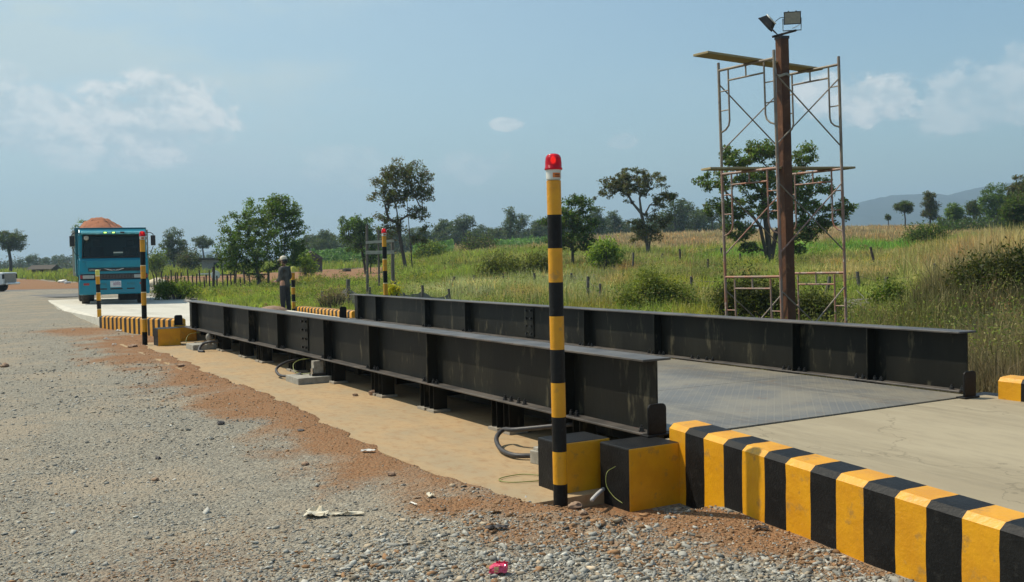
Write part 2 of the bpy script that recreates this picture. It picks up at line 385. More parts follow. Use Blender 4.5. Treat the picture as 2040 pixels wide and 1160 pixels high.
def ground_at(px, py):
    """where the view ray through a photo point meets the terrain"""
    d = pdir(px, py); t = np.concatenate((np.linspace(3, 40, 500), np.geomspace(40, 900, 1400)))
    P = np.array([0, 0, CAM_H])[None]+t[:, None]*d[None]
    h = terrain(P[:, 0], P[:, 1])
    k = np.argmax(P[:, 2] < h)
    if not (P[:, 2] < h).any(): k = len(t)-1
    return P[k]
def at_depth(px, depth):
    d = pdir(px, 520); P = depth*d
    return np.array([P[0], P[1], tz(P[0], P[1])])
def pt(px, py, depth):
    return np.array([0, 0, CAM_H])+depth*pdir(px, py)

# ground sheet: a polar grid round the viewpoint, fine near by, reaching to the horizon
def zone_fields(x, y):
    u, v = uv_of(x, y); vs = np.maximum(v, .5); p = 1020+F*u/vs
    n1 = smooth_noise(x, y, .9, 11); n2 = smooth_noise(x, y, .33, 12); n3 = smooth_noise(x, y, 2.6, 13)
    e = slab_edge(y)
    dd = e - x
    wid = np.interp(y, [2, 4.5, 6, 9, 13, 17, 21, 24], [.25, .90, 1.12, 1.4, 1.55, 1.55, 1.7, .8]) + .30*n1+.16*n3
    red = np.clip((wid-dd+.18*n3)/1.25, 0, 1)*np.where((y > 3.2) & (y < 23) & (dd > -.4), 1, 0)
    red = np.maximum(red, np.clip(1.1-np.hypot((x-3.55)/.75, (y-4.35)/.32)+.35*n3, 0, 1)*.9)
    red = np.maximum(red, np.clip(1.2-np.hypot((x-2.9)/1.5, (y-25.5)/1.6)+.4*n1, 0, 1)*.8)
    red = np.maximum(red, np.clip(.9-np.hypot((x-2.9)/.5, (y-5.6)/.5)+.4*n3, 0, 1))
    red = np.maximum(red, .30*np.clip(n2*1.2+.35*n1+.2*n3-.35, 0, 1)*(v < 60))          # faint earthy tints in the gravel
    fld = np.clip((v-62-4*n2)/4, 0, 1)*np.clip((112+6*n2-v)/6, 0, 1)*np.clip((p-290)/30, 0, 1)*np.clip((790-p)/40, 0, 1)
    red = np.maximum(red, fld)
    lft = np.clip((v-66)/3, 0, 1)*np.clip((np.interp(p, [0, 30, 160, 300], [125, 120, 92, 85])-v)/5, 0, 1)*(p < 300)
    red = np.maximum(red, lft)
    # grass soil
    g1 = np.where(p < 330, np.clip((v-np.interp(p, [0, 30, 160, 300], [120, 118, 92, 84]))/4, 0, 1), 0)
    rx = np.interp(y, [-40, 4, 5, 20, 26, 42, 48], [8.9, 8.5, 8.4, 8.4, 8.9, 9.5, 9.7])
    g2 = np.where((p >= 240), np.clip((x-rx+.25*n1)/.4, 0, 1), 0)*(y > -30)
    g2 = np.where((p < 330) & (v > 52), 0, g2)
    g3 = np.where((p >= 330), np.clip((v-50)/2, 0, 1), 0)
    g = np.maximum(np.maximum(g1, g2), g3)*(1-np.maximum(fld, lft))
    rf = np.maximum(fld, lft)
    red = red*(1-g*(1-rf))
    return red, g
def build_ground():
    near = np.geomspace(2.2, 40, 330); far = np.geomspace(40, 3300, 210)[1:]
    rad = np.concatenate(([.6, 1.4], near, far))
    a0 = R_(30.07)
    ang = np.concatenate((np.linspace(a0-math.pi, a0-R_(42), 50)[:-1], np.linspace(a0-R_(42), a0+R_(42), 460), np.linspace(a0+R_(42), a0+math.pi, 50)[1:-1]))
    A, Rr = np.meshgrid(ang, rad)
    X = Rr*np.sin(A); Y = Rr*np.cos(A); Z = terrain(X, Y)
    V = np.stack((X, Y, Z), -1).reshape(-1, 3); n, m = X.shape
    i = np.arange(n-1)[:, None]; j = np.arange(m)[None]
    q = np.stack((i*m+j, i*m+(j+1) % m, (i+1)*m+(j+1) % m, (i+1)*m+j), -1).reshape(-1, 4)[:, ::-1]
    V = np.vstack((V, [[0, 0, 0]])); c = len(V)-1
    jj = np.arange(m); tri = np.stack((np.full(m, c), (jj+1) % m, jj), -1)
    flat = np.concatenate((q.ravel(), tri.ravel())); tot = np.concatenate((np.full(len(q), 4), np.full(m, 3)))
    red, g = zone_fields(V[:, 0], V[:, 1])
    C = np.stack((red, g, np.zeros_like(g)), -1)
    o = np_mesh('ground', V, flat, tot, ground_mat(), C, smooth=True)
    return tag(o, kind='structure')
def ground_mat():
    m, nt, b = mat_base('ground_surface'); b.inputs['Roughness'].default_value = .95; b.inputs['Specular IOR Level'].default_value = .2
    tc = nd(nt, 'ShaderNodeTexCoord'); V = tc.outputs['Object']
    at = nd(nt, 'ShaderNodeVertexColor'); at.layer_name = 'Col'
    sp = nd(nt, 'ShaderNodeSeparateColor'); lk(nt, at.outputs[0], sp.inputs[0])
    def vor(scale):
        v = nt.nodes.new('ShaderNodeTexVoronoi'); v.inputs['Scale'].default_value = scale; lk(nt, V, v.inputs['Vector']); return v
    v1 = vor(38); v2 = vor(95)
    s1 = nd(nt, 'ShaderNodeSeparateColor'); lk(nt, v1.outputs['Color'], s1.inputs[0])
    s2 = nd(nt, 'ShaderNodeSeparateColor'); lk(nt, v2.outputs['Color'], s2.inputs[0])
    g = mix_c(nt, s1.outputs[0], (.19, .178, .142), (.36, .338, .268))
    g = mix_c(nt, math_n(nt, 'MULTIPLY', s2.outputs[1], .55), g, (.28, .235, .18))
    g = mix_c(nt, math_n(nt, 'GREATER_THAN', s2.outputs[0], .93), g, (.09, .085, .08))
    dust = sstep(nt, noise_n(nt, V, .75, 6, .65), .46, .62)
    g = mix_c(nt, math_n(nt, 'MULTIPLY', dust, .74), g, (.345, .285, .205))
    fine = noise_n(nt, V, 14, 5, .7)
    red = mix_c(nt, fine, (.19, .088, .038), (.33, .17, .08))
    red = mix_c(nt, math_n(nt, 'MULTIPLY', s1.outputs[1], .5), red, (.28, .19, .11))
    gr = mix_c(nt, noise_n(nt, V, .6, 5, .6), (.055, .058, .024), (.11, .09, .045))
    nz = math_n(nt, 'MULTIPLY', math_n(nt, 'SUBTRACT', noise_n(nt, V, 6.5, 9, .82), .5), 1.5)
    rf = sstep(nt, math_n(nt, 'ADD', sp.outputs[0], nz), .05, .78)
    rf = math_n(nt, 'MULTIPLY', rf, sstep(nt, sp.outputs[0], 0.0, .30))
    gf = sstep(nt, math_n(nt, 'ADD', sp.outputs[1], nz), .3, .7)
    gf = math_n(nt, 'MULTIPLY', gf, sstep(nt, sp.outputs[1], 0.0, .18))
    c = mix_c(nt, rf, g, red); c = mix_c(nt, gf, c, gr); lk(nt, c, b.inputs['Base Color'])
    h = math_n(nt, 'ADD', math_n(nt, 'MULTIPLY', v1.outputs['Distance'], -1.0), math_n(nt, 'MULTIPLY', v2.outputs['Distance'], -.45))
    h = math_n(nt, 'ADD', h, math_n(nt, 'MULTIPLY', fine, .5))
    bp = nd(nt, 'ShaderNodeBump'); bp.inputs['Strength'].default_value = .85; bp.inputs['Distance'].default_value = .02
    lk(nt, h, bp.inputs['Height']); lk(nt, bp.outputs[0], b.inputs['Normal'])
    return m
build_ground()

def tyre_tracks(nt, V):
    sp = nd(nt, 'ShaderNodeSeparateXYZ'); lk(nt, V, sp.inputs[0]); w = None
    wob = math_n(nt, 'MULTIPLY', math_n(nt, 'SUBTRACT', noise_n(nt, V, .35, 3), .5), .8)
    for xc in (5.15, 6.95):
        d = math_n(nt, 'ABSOLUTE', math_n(nt, 'ADD', math_n(nt, 'SUBTRACT', sp.outputs[0], xc), wob))
        q = sstep(nt, d, .42, .12); w = q if w is None else math_n(nt, 'MAXIMUM', w, q)
    mp = nd(nt, 'ShaderNodeMapping'); mp.inputs['Scale'].default_value = (6, .5, 1); lk(nt, V, mp.inputs[0])
    return math_n(nt, 'MULTIPLY', w, sstep(nt, noise_n(nt, mp.outputs[0], 2.5, 6, .7), .35, .68))
def concrete_mat(name, c1, c2, c3, bscale=50, streak=(1, .25, 1), dust=.5, sc_=1.2, tracks=0):
    m, nt, b = mat_base(name); b.inputs['Roughness'].default_value = .88; b.inputs['Specular IOR Level'].default_value = .25
    tc = nd(nt, 'ShaderNodeTexCoord'); V = tc.outputs['Object']
    mp = nd(nt, 'ShaderNodeMapping'); mp.inputs['Scale'].default_value = streak; lk(nt, V, mp.inputs[0])
    c = mix_c(nt, sstep(nt, noise_n(nt, mp.outputs[0], sc_, 7, .65), .35, .66), c1, c2)
    c = mix_c(nt, math_n(nt, 'MULTIPLY', sstep(nt, noise_n(nt, mp.outputs[0], 7.0*sc_, 6, .7), .45, .75), dust), c, c3)
    c = mix_c(nt, math_n(nt, 'MULTIPLY', sstep(nt, noise_n(nt, V, 90, 3, .6), .62, .75), .35), c, tuple(x*.55 for x in c1))
    if tracks:
        c = mix_c(nt, math_n(nt, 'MULTIPLY', tyre_tracks(nt, V), tracks), c, tuple(x*.62 for x in c1))
        vc = nt.nodes.new('ShaderNodeTexVoronoi'); vc.feature = 'DISTANCE_TO_EDGE'; vc.inputs['Scale'].default_value = .55
        wv = nt.nodes.new('ShaderNodeVectorMath'); wv.operation = 'ADD'; nw = nt.nodes.new('ShaderNodeTexNoise'); nw.inputs['Scale'].default_value = 3.5; nw.inputs['Detail'].default_value = 6
        lk(nt, V, nw.inputs['Vector']); lk(nt, V, wv.inputs[0]); lk(nt, nw.outputs['Color'], wv.inputs[1]); lk(nt, wv.outputs[0], vc.inputs['Vector'])
        c = mix_c(nt, math_n(nt, 'MULTIPLY', math_n(nt, 'LESS_THAN', vc.outputs['Distance'], .006), .4), c, tuple(x*.45 for x in c1))
    lk(nt, c, b.inputs['Base Color'])
    bp = nd(nt, 'ShaderNodeBump'); bp.inputs['Strength'].default_value = .3; bp.inputs['Distance'].default_value = .006
    lk(nt, noise_n(nt, mp.outputs[0], bscale, 5, .65), bp.inputs['Height']); lk(nt, bp.outputs[0], b.inputs['Normal'])
    return m
mat_ramp = concrete_mat('ramp_concrete', (.31, .26, .175), (.37, .315, .215), (.245, .21, .15), sc_=1.6, tracks=.4)
mat_ramp_far = concrete_mat('far_ramp_concrete', (.53, .50, .42), (.60, .57, .49), (.42, .40, .34), sc_=.7, streak=(.35, 1, 1), tracks=.4)
mat_slab = concrete_mat('dusty_slab_concrete', (.42, .29, .155), (.35, .27, .165), (.30, .175, .085), sc_=1.7, streak=(1, .6, 1), dust=.8)
mat_asphalt = concrete_mat('asphalt', (.12, .12, .118), (.16, .155, .145), (.19, .175, .15), sc_=.5)

def slab(name, top, thick, m):
    """closed sheet: list of (x,y,z) top points, sides dropped by thick"""
    b = MB(); n = len(top)
    b.add(top, [tuple(range(n))]); b.add([(x, y, z-thick) for x, y, z in top], [tuple(reversed(range(n)))])
    for i in range(n):
        p, q = top[i], top[(i+1) % n]
        b.add([p, q, (q[0], q[1], q[2]-thick), (p[0], p[1], p[2]-thick)], [(0, 1, 2, 3)])
    return tag(b.build(name, m), kind='structure')
ZD = .288                                      # deck level
slab('foundation_slab', [(3.05, 5.30, .006), (8.3, 5.30, .006), (8.3, 20.55, .006), (3.05, 20.55, .006)], .25, mat_slab)
slab('near_ramp', [(4.24, 5.36, ZD-.004), (3.58, -1.2, .16), (3.0, -7, .02), (9.2, -7, .02), (8.45, -1.2, .16), (7.80, 5.36, ZD-.004)], .45, mat_ramp)
fr = [(4.22, 20.48, ZD-.004), (7.78, 20.48, ZD-.004), (8.35, 26.4, .22), (8.8, 36, .055), (9.3, 48.5, .045), (4.25, 48.5, .045), (3.68, 36, .055), (3.58, 26.4, .22)]
slab('far_ramp', fr, .30, mat_ramp_far)
def road():
    P = []
    for u, v in ((-260, 51), (-60, 50), (-38, 49.8), (-17.5, 49.3), (-15, 55), (-17, 66), (-40, 67), (-60, 67), (-260, 70)):
        x, y = xy_of(u, v); P.append((x, y, .022))
    slab('asphalt_road', P, .2, mat_asphalt)
road()

# ------------------------------------------------------------------ loose stones and clods (nobody could count them)
def icos():
    t = (1+5**.5)/2
    v = np.array([(-1, t, 0), (1, t, 0), (-1, -t, 0), (1, -t, 0), (0, -1, t), (0, 1, t), (0, -1, -t), (0, 1, -t), (t, 0, -1), (t, 0, 1), (-t, 0, -1), (-t, 0, 1)])/1.9
    f = np.array([(0, 11, 5), (0, 5, 1), (0, 1, 7), (0, 7, 10), (0, 10, 11), (1, 5, 9), (5, 11, 4), (11, 10, 2), (10, 7, 6), (7, 1, 8), (3, 9, 4), (3, 4, 2), (3, 2, 6), (3, 6, 8), (3, 8, 9), (4, 9, 5), (2, 4, 11), (6, 2, 10), (8, 6, 7), (9, 8, 1)])
    return v, f
ICO_V, ICO_F = icos()
def rotmats(n):
    q = rng.normal(size=(n, 4)); q /= np.linalg.norm(q, axis=1)[:, None]
    w, x, y, z = q.T
    return np.stack([np.stack([1-2*(y*y+z*z), 2*(x*y-z*w), 2*(x*z+y*w)], -1), np.stack([2*(x*y+z*w), 1-2*(x*x+z*z), 2*(y*z-x*w)], -1), np.stack([2*(x*z-y*w), 2*(y*z+x*w), 1-2*(x*x+y*y)], -1)], 1)
def stones(name, x, y, size, colr, mat, sink=.36, flat=.55):
    n = len(x)
    K = len(ICO_V); B = ICO_V[None]*(1+rng.normal(0, .30, (n, K, 1)))+rng.normal(0, .16, (n, K, 3))
    S = np.stack((rng.uniform(.7, 1.35, n), rng.uniform(.6, 1.0, n), rng.uniform(.35, .8, n)), -1)
    B = B*S[:, None]; B = np.einsum('nij,nkj->nki', rotmats(n), B)
    B[..., 2] *= flat
    z = terrain(x, y)
    P = B*size[:, None, None] + np.stack((x, y, z+size*flat*(.55-sink)), -1)[:, None]
    Fc = (ICO_F[None]+K*np.arange(n)[:, None, None]).reshape(-1)
    C = np.repeat(colr, K, 0)
    return np_mesh(name, P.reshape(-1, 3), Fc, np.full(len(ICO_F)*n, 3), mat, C)
def stone_mat():
    m, nt, b = mat_base('stone_surface'); a = nd(nt, 'ShaderNodeVertexColor'); a.layer_name = 'Col'
    tc = nd(nt, 'ShaderNodeTexCoord')
    hs = nd(nt, 'ShaderNodeHueSaturation'); lk(nt, a.outputs[0], hs.inputs['Color'])
    lk(nt, math_n(nt, 'ADD', math_n(nt, 'MULTIPLY', noise_n(nt, tc.outputs['Object'], 120, 3, .6), .7), .65), hs.inputs['Value'])
    lk(nt, hs.outputs[0], b.inputs['Base Color']); b.inputs['Roughness'].default_value = .9; b.inputs['Specular IOR Level'].default_value = .25
    return m
mat_stone = stone_mat()
OCT_V = np.array([(1, 0, 0), (-1, 0, 0), (0, 1, 0), (0, -1, 0), (0, 0, 1), (0, 0, -1.)])
OCT_F = np.array([(0, 2, 4), (2, 1, 4), (1, 3, 4), (3, 0, 4), (2, 0, 5), (1, 2, 5), (3, 1, 5), (0, 3, 5)])
def scatter_gravel():
    global ICO_V, ICO_F
    N = 330000
    p = rng.uniform(-260, 2300, N); v = 4.0*np.exp(rng.uniform(0, 1, N)**.95*math.log(27/4.0))
    x, y = xy_of((p-1020)/F*v, v)
    red, g = zone_fields(x, y)
    keep = (x < 8.2) & ~((x > slab_edge(y)-.05+.05*rng.normal(size=N)) & (y > 4.95) & (y < 21)) & (g < .3)
    kx = np.interp(y, [-1.2, 2.6, 5.2], [3.50, 3.88, 4.14])
    keep &= ~((y < 5.25) & (x > kx-.01)) & ~((y > 20.3) & (x > np.interp(y, [20, 26.4, 34, 48], [4.1, 3.5, 3.62, 4.2])-.02))
    # fresh chippings lie thick at the lower right, the rest is packed down with thin loose stones
    coarse = np.clip((p-480+250*smooth_noise(x, y, 1.3, 21))/500, 0, 1)*np.clip((6.7+.5*smooth_noise(x, y, .9, 22)-v)/.9, 0, 1)
    patch = .5+.5*smooth_noise(x, y, .8, 23)*.7+.4*smooth_noise(x, y, 2.1, 24)
    dens = (.08+.52*np.clip(patch, 0, 1.3)**1.6)*np.clip(9/v, .3, 1)+.55*coarse
    dens = np.where(red > .5, dens*.75, dens)
    keep &= rng.uniform(size=N) < np.clip(dens, .1, 1)
    x, y, v, red, coarse = (a[keep] for a in (x, y, v, red, coarse))
    n = len(x)
    size = np.exp(rng.normal(math.log(.0062), .40, n))*(1+.45*coarse)*np.clip(v/7.5, 1, 1.9)*np.where(red > .5, .8, 1)
    big = rng.uniform(size=n) < (.014+.07*coarse)*np.where(red > .5, .5, 1); size = np.where(big, size*rng.uniform(1.6, 2.7, n), size)
    size = np.minimum(size, .030)
    lum = rng.uniform(.16, .47, n)*np.where(rng.uniform(size=n) < .08, 1.3, 1)
    g0 = lum[:, None]*np.array([1.0, .965, .84])[None]
    tw = rng.uniform(size=(n, 1)); g0 = np.where(tw < .15, g0*np.array([1.10, .92, .74]), g0); g0 = np.where(tw > .95, g0*.45, g0)
    rd = rng.uniform(.65, 1.3, n)[:, None]*np.array([.28, .16, .08])[None]
    isred = rng.uniform(size=n) < np.clip(red*1.05, 0, .74)
    c = np.where(isred[:, None], rd, g0)
    tag(stones('gravel', x[big], y[big], size[big], c[big], mat_stone), kind='stuff')
    iv, jf = ICO_V, ICO_F; ICO_V, ICO_F = OCT_V, OCT_F
    tag(stones('stone_chips', x[~big], y[~big], size[~big]*1.1, c[~big], mat_stone), kind='stuff')
    ICO_V, ICO_F = iv, jf
scatter_gravel()

# ------------------------------------------------------------------ weighbridge
def px_on_x(px, X):
    d = pdir(px, 700); return X*d[1]/d[0]
def hexbolt(b, x, y, z, r=.017, mi=0):
    b.lathe([(r*1.5, 0), (r*1.5, .006), (r, .006), (r, .03), (r*.55, .03), (r*.55, .045)], (x, y, z), 6, mi)
def girder(root, x0, x1, y0, y1, z0, z1, stiff, splice, boltgroups, label):
    xw = (x0+x1)/2; tf = .016
    b = MB()
    b.mm(x0, x1, y0, y1, z0, z0+tf, 1)
    b.mm(x0, x1, y0, y1, z1-tf, z1, 1)
    b.mm(xw-.006, xw+.006, y0+.002, y1-.002, z0+tf, z1-tf, 0)
    g = b.build('girder', [mat_steel_black, mat_steel_top], root, bevel=.003, seg=1); g['label'] = label
    for ys in stiff:
        for s in (-1, 1):
            k = MB(); a = xw+s*.007; c = (x0+.006) if s < 0 else (x1-.006)
            k.mm(min(a, c), max(a, c), ys-.006, ys+.006, z0+tf+.001, z1-tf-.001)
            k.build('stiffener', mat_steel_black, g)
    if splice is not None:
        k = MB()
        for s in (-1, 1):
            k.mm(xw+s*.014-.007, xw+s*.014+.007, splice-.13, splice+.13, z0+tf+.03, z1-tf-.03)
        k.build('splice_plate', mat_steel_black, g)
        for yy in (splice-.07, splice+.07):
            for zz in np.linspace(z0+.09, z1-.09, 4):
                k = MB(); k.tube([(xw-.022, yy, zz), (xw-.045, yy, zz)], .017, 6); k.build('bolt', mat_bolt, g)
    side = -1
    xb = xw + side*.075
    for yb in boltgroups:
        k = MB(); hexbolt(k, xb, yb, z0+tf); k.build('bolt', mat_bolt, g)
    return g
wb = empty('weighbridge', (0, 0, 0), 0, 'long black steel truck weighbridge with two dark side girders and a checker plate deck', 'weighbridge')
LX0, LX1, GY0, GY1 = 4.20, 4.445, 5.47, 20.15
st_px = [390, 454, 504, 561, 653.5, 744.5, 860, 1131]
stL = [px_on_x(p, 4.262) for p in st_px]; spL = px_on_x(602, 4.262)
def groups(st):
    g = []
    for y in st: g += [y-.13, y-.055, y+.055+.03, y+.16]
    return g
bL = [y for y in groups(stL) if y > 5.5][:40]+[px_on_x(p, 4.245) for p in (1004, 1016, 1031, 1043)]+[5.56]
girder(wb, LX0, LX1, GY0, GY1, ZD+.008, .825, stL, spL, bL, 'dark steel side girder nearest the gravel')
RX0, RX1 = 7.66, 7.905
stR = [px_on_x(p, 7.72) for p in (719, 755, 853, 933, 1170, 1310, 1585.5, 1734.5)]; spR = px_on_x(1050, 7.72)
bR = [y for y in groups(stR) if y > 5.5]+[px_on_x(p, 7.71) for p in (1379, 1391, 1408, 1420, 1896, 1917)]
girder(wb, RX0, RX1, 5.515, 20.195, ZD+.008, .825, stR, spR, bR, 'dark steel side girder beside the grass')
def plate_mat():
    m, nt, b = mat_base('checker_plate'); b.inputs['Roughness'].default_value = .5; b.inputs['Metallic'].default_value = .15
    tc = nd(nt, 'ShaderNodeTexCoord'); V = tc.outputs['Object']
    sep = nd(nt, 'ShaderNodeSeparateXYZ'); lk(nt, V, sep.inputs[0])
    # raised bars: two crossed families of short lozenges
    def fam(ang, off):
        ca, sa = math.cos(ang), math.sin(ang)
        p = math_n(nt, 'ADD', math_n(nt, 'MULTIPLY', sep.outputs[0], ca), math_n(nt, 'ADD', math_n(nt, 'MULTIPLY', sep.outputs[1], sa), off))
        q = math_n(nt, 'SUBTRACT', math_n(nt, 'MULTIPLY', sep.outputs[1], ca), math_n(nt, 'MULTIPLY', sep.outputs[0], sa))
        P = math_n(nt, 'ABSOLUTE', math_n(nt, 'SUBTRACT', math_n(nt, 'FRACT', math_n(nt, 'DIVIDE', p, .062)), .5))
        Q = math_n(nt, 'ABSOLUTE', math_n(nt, 'SUBTRACT', math_n(nt, 'FRACT', math_n(nt, 'DIVIDE', q, .062)), .5))
        return math_n(nt, 'MULTIPLY', math_n(nt, 'LESS_THAN', P, .32), math_n(nt, 'LESS_THAN', Q, .11))
    bars = math_n(nt, 'MAXIMUM', fam(R_(45), 0), fam(R_(-45), .031))
    n = noise_n(nt, V, 1.3, 6, .65)
    c = mix_c(nt, sstep(nt, n, .38, .62), (.15, .152, .148), (.255, .23, .18))
    c = mix_c(nt, math_n(nt, 'MULTIPLY', bars, .6), c, (.31, .28, .22))
    c = mix_c(nt, math_n(nt, 'MULTIPLY', sstep(nt, noise_n(nt, V, 5, 5, .7), .58, .72), .6), c, (.20, .13, .08))
    c = mix_c(nt, math_n(nt, 'MULTIPLY', tyre_tracks(nt, V), .5), c, (.085, .08, .072))
    lk(nt, c, b.inputs['Base Color'])
    bp = nd(nt, 'ShaderNodeBump'); bp.inputs['Strength'].default_value = .8; bp.inputs['Distance'].default_value = .003
    lk(nt, bars, bp.inputs['Height']); lk(nt, bp.outputs[0], b.inputs['Normal'])
    return m
mat_plate_deck = plate_mat()
ys = [5.395, 7.275, 9.9, 12.5, 15.1, 17.7, 20.45]
for a, c in zip(ys[:-1], ys[1:]):
    k = MB(); k.mm(LX1+.004, RX0-.004, a+.004, c-.004, ZD-.010, ZD); k.build('deck_plate', mat_plate_deck, wb)
k = MB()
for yy in np.arange(5.7, 20.3, 1.2): k.mm(4.5, 7.62, yy-.07, yy+.07, .13, ZD-.012)  # unseen crosswise beams, added to block light beneath the deck
k.build('shade_cross_beam', mat_steel_black, wb)
k = MB()
for xx in (4.9, 5.6, 6.5, 7.2): k.mm(xx-.09, xx+.09, 5.45, 20.4, .05, .128)  # unseen lengthwise beams, added so the deck's underside stays dark
k.build('shade_main_beam', mat_steel_black, wb)
legy = [6.55, 7.65, 9.17, 10.5, 12.05, 13.6, 15.2, 16.2, 17.65]
for yy in legy:
    for X in (4.36, 7.72):
        for dy in (-.11, .11):
            b = MB()
            b.mm(X-.075, X+.075, yy+dy-.05, yy+dy-.042, .035, ZD+.006)
            b.mm(X-.075, X+.075, yy+dy+.042, yy+dy+.05, .035, ZD+.006)
            b.mm(X-.004, X+.004, yy+dy-.042, yy+dy+.042, .035, ZD+.006)
            L = b.build('support_leg', mat_steel_black, wb)
            p = MB(); p.mm(X-.095, X+.095, yy+dy-.085, yy+dy+.085, .008, .033); p.build('foot_plate', mat_foot, L)

# stop plates at the girder ends
def stop_plate(x, y, z, label, h=.215, w=.155):
    c = []
    r = .035
    c += [(-w/2, 0), (w/2, 0)]
    for k in range(5): a = math.pi/2*k/4; c.append((w/2-r+r*math.cos(a), h-r+r*math.sin(a)))
    for k in range(5): a = math.pi/2+math.pi/2*k/4; c.append((-w/2+r+r*math.cos(a), h-r+r*math.sin(a)))
    b = MB(); b.prism(c, 1, -.008, .008); b.mm(-w/2-.02, w/2+.02, -.03, .06, -.002, .010)
    o = b.build('stop_plate', mat_black, bevel=.002, seg=1); o.location = (x, y, z)
    return tag(o, label, 'stop plate', 'rounded stop plates at the girder ends')
stop_plate(4.165, 5.285, .332, 'black rounded steel stop plate standing on the near black and yellow block')
stop_plate(7.535, 5.325, ZD, 'black rounded steel stop plate beside the near end of the grass side girder', h=.225)
stop_plate(4.15, 20.40, .332, 'small black stop plate at the far end of the gravel side girder', h=.2)
stop_plate(7.60, 20.42, .30, 'small black stop plate at the far end of the grass side girder', h=.25)

# concrete end blocks
def block(name, x0, x1, y0, y1, z1, faces, label, z0=-.15, group='painted concrete end blocks'):
    b = MB(); V = [(x0, y0, z0), (x1, y0, z0), (x1, y1, z0), (x0, y1, z0), (x0, y0, z1), (x1, y0, z1), (x1, y1, z1), (x0, y1, z1)]
    order = {'-y': (0, 1, 5, 4), '+x': (1, 2, 6, 5), '+y': (2, 3, 7, 6), '-x': (3, 0, 4, 7), 'top': (4, 5, 6, 7), 'bot': (3, 2, 1, 0)}
    o = len(b.v); b.v += V
    for k, f in order.items(): b.f.append(tuple(o+i for i in f)); b.m.append(1 if faces.get(k) == 'y' else 0)
    ob = b.build(name, [mat_black, mat_yellow], bevel=.010, seg=2)
    return tag(ob, label, 'concrete block', group)
block('concrete_block', 3.475, 3.86, 5.40, 5.70, .335, {'-y': 'y'}, 'black topped block with one yellow side right behind the near beacon post')
block('concrete_block', 3.735, 4.146, 5.025, 5.345, .33, {'-y': 'y'}, 'black topped block with one yellow side touching the near striped kerb')
block('concrete_block', 7.93, 8.5, 4.75, 5.30, .27, {'-y': 'k'}, 'flat black painted block beside the grass at the girder end')
block('concrete_block', 7.93, 8.5, 5.42, 5.85, .20, {'-y': 'k'}, 'low black block tucked behind the flat black block by the grass')
block('concrete_block', 3.585, 4.0, 19.5, 19.95, .33, {'-y': 'y'}, 'yellow sided block standing beside the far left beacon post')
block('concrete_block', 3.80, 4.48, 20.32, 20.75, .285, {'-y': 'y'}, 'yellow sided block half hidden at the far kerb end')

# striped kerbs
def kerb(p0, p1, z0, z1, zb, width, first, pitch, side, label):
    """from p0 to p1 along the outer face; side +1 puts the kerb's body at the right of travel"""
    p0 = Vector((*p0, 0)); p1 = Vector((*p1, 0)); d = p1-p0; L = d.length; d.normalize()
    nrm = Vector((d.y, -d.x, 0))*side
    ch = .035; b = MB(); n = int(round(L/pitch)); rs = random.Random(int(L*100))
    cuts = [0]+[min(L, (i+1)*pitch+rs.uniform(-.012, .012)) for i in range(n-1)]+[L]
    def prof(t):
        zt_ = z0+(z1-z0)*t
        return [(0, zb)]+[(0, zb+(zt_-zb)*k/6) for k in range(1, 6)]+[(0, zt_), (ch, zt_+ch*.85), (width*.35, zt_+ch*.95), (width*.65, zt_+ch*.97), (width-ch, zt_+ch), (width, zt_+.005), (width, zb)]
    NP = len(prof(0)); wav = [[0 if i in (0, len(cuts)-1) else rs.uniform(-.0032, .0032) for _ in range(NP)] for i in range(len(cuts))]
    for i in range(len(cuts)-1):
        a, c = cuts[i], cuts[i+1]; mi = (i+first) % 2
        A = [p0+d*(a+wav[i][k])+nrm*q+Vector((0, 0, z)) for k, (q, z) in enumerate(prof(a/L))]; Cc = [p0+d*(c+wav[i+1][k])+nrm*q+Vector((0, 0, z)) for k, (q, z) in enumerate(prof(c/L))]
        for k in range(NP-1): b.add([A[k], A[k+1], Cc[k+1], Cc[k]], [(0, 1, 2, 3)], mi)
        if i == 0: b.add(A, [tuple(range(NP))], mi)
        if i == len(cuts)-2: b.add(Cc, [tuple(reversed(range(NP)))], mi)
    me_o = b.build('kerb', [mat_yellow, mat_black])
    bm = bmesh.new(); bm.from_mesh(me_o.data); bmesh.ops.remove_doubles(bm, verts=bm.verts[:], dist=1e-5); bmesh.ops.recalc_face_normals(bm, faces=bm.faces[:]); bm.to_mesh(me_o.data); bm.free()
    return tag(me_o, label, 'kerb', 'yellow and black striped kerbs along the ramps')
kerb((4.150, 5.135), (3.50, -1.0), .405, .27, -.15, .245, 0, .1955, -1, 'black and yellow striped kerb along the gravel side of the near ramp')
kerb((7.695, 5.17), (8.36, -1.0), .43, .30, -.15, .245, 0, .1955, -1, 'black and yellow striped kerb end at the grass side of the near ramp')
kerb((4.135, 20.78), (3.49, 26.5), .405, .26, -.15, .24, 0, .178, 1, 'striped kerb on the gravel side of the far ramp behind the beacon post')
kerb((7.84, 20.55), (8.42, 26.3), .41, .30, -.15, .24, 0, .178, 1, 'striped kerb on the grass side of the far ramp near the standing man')

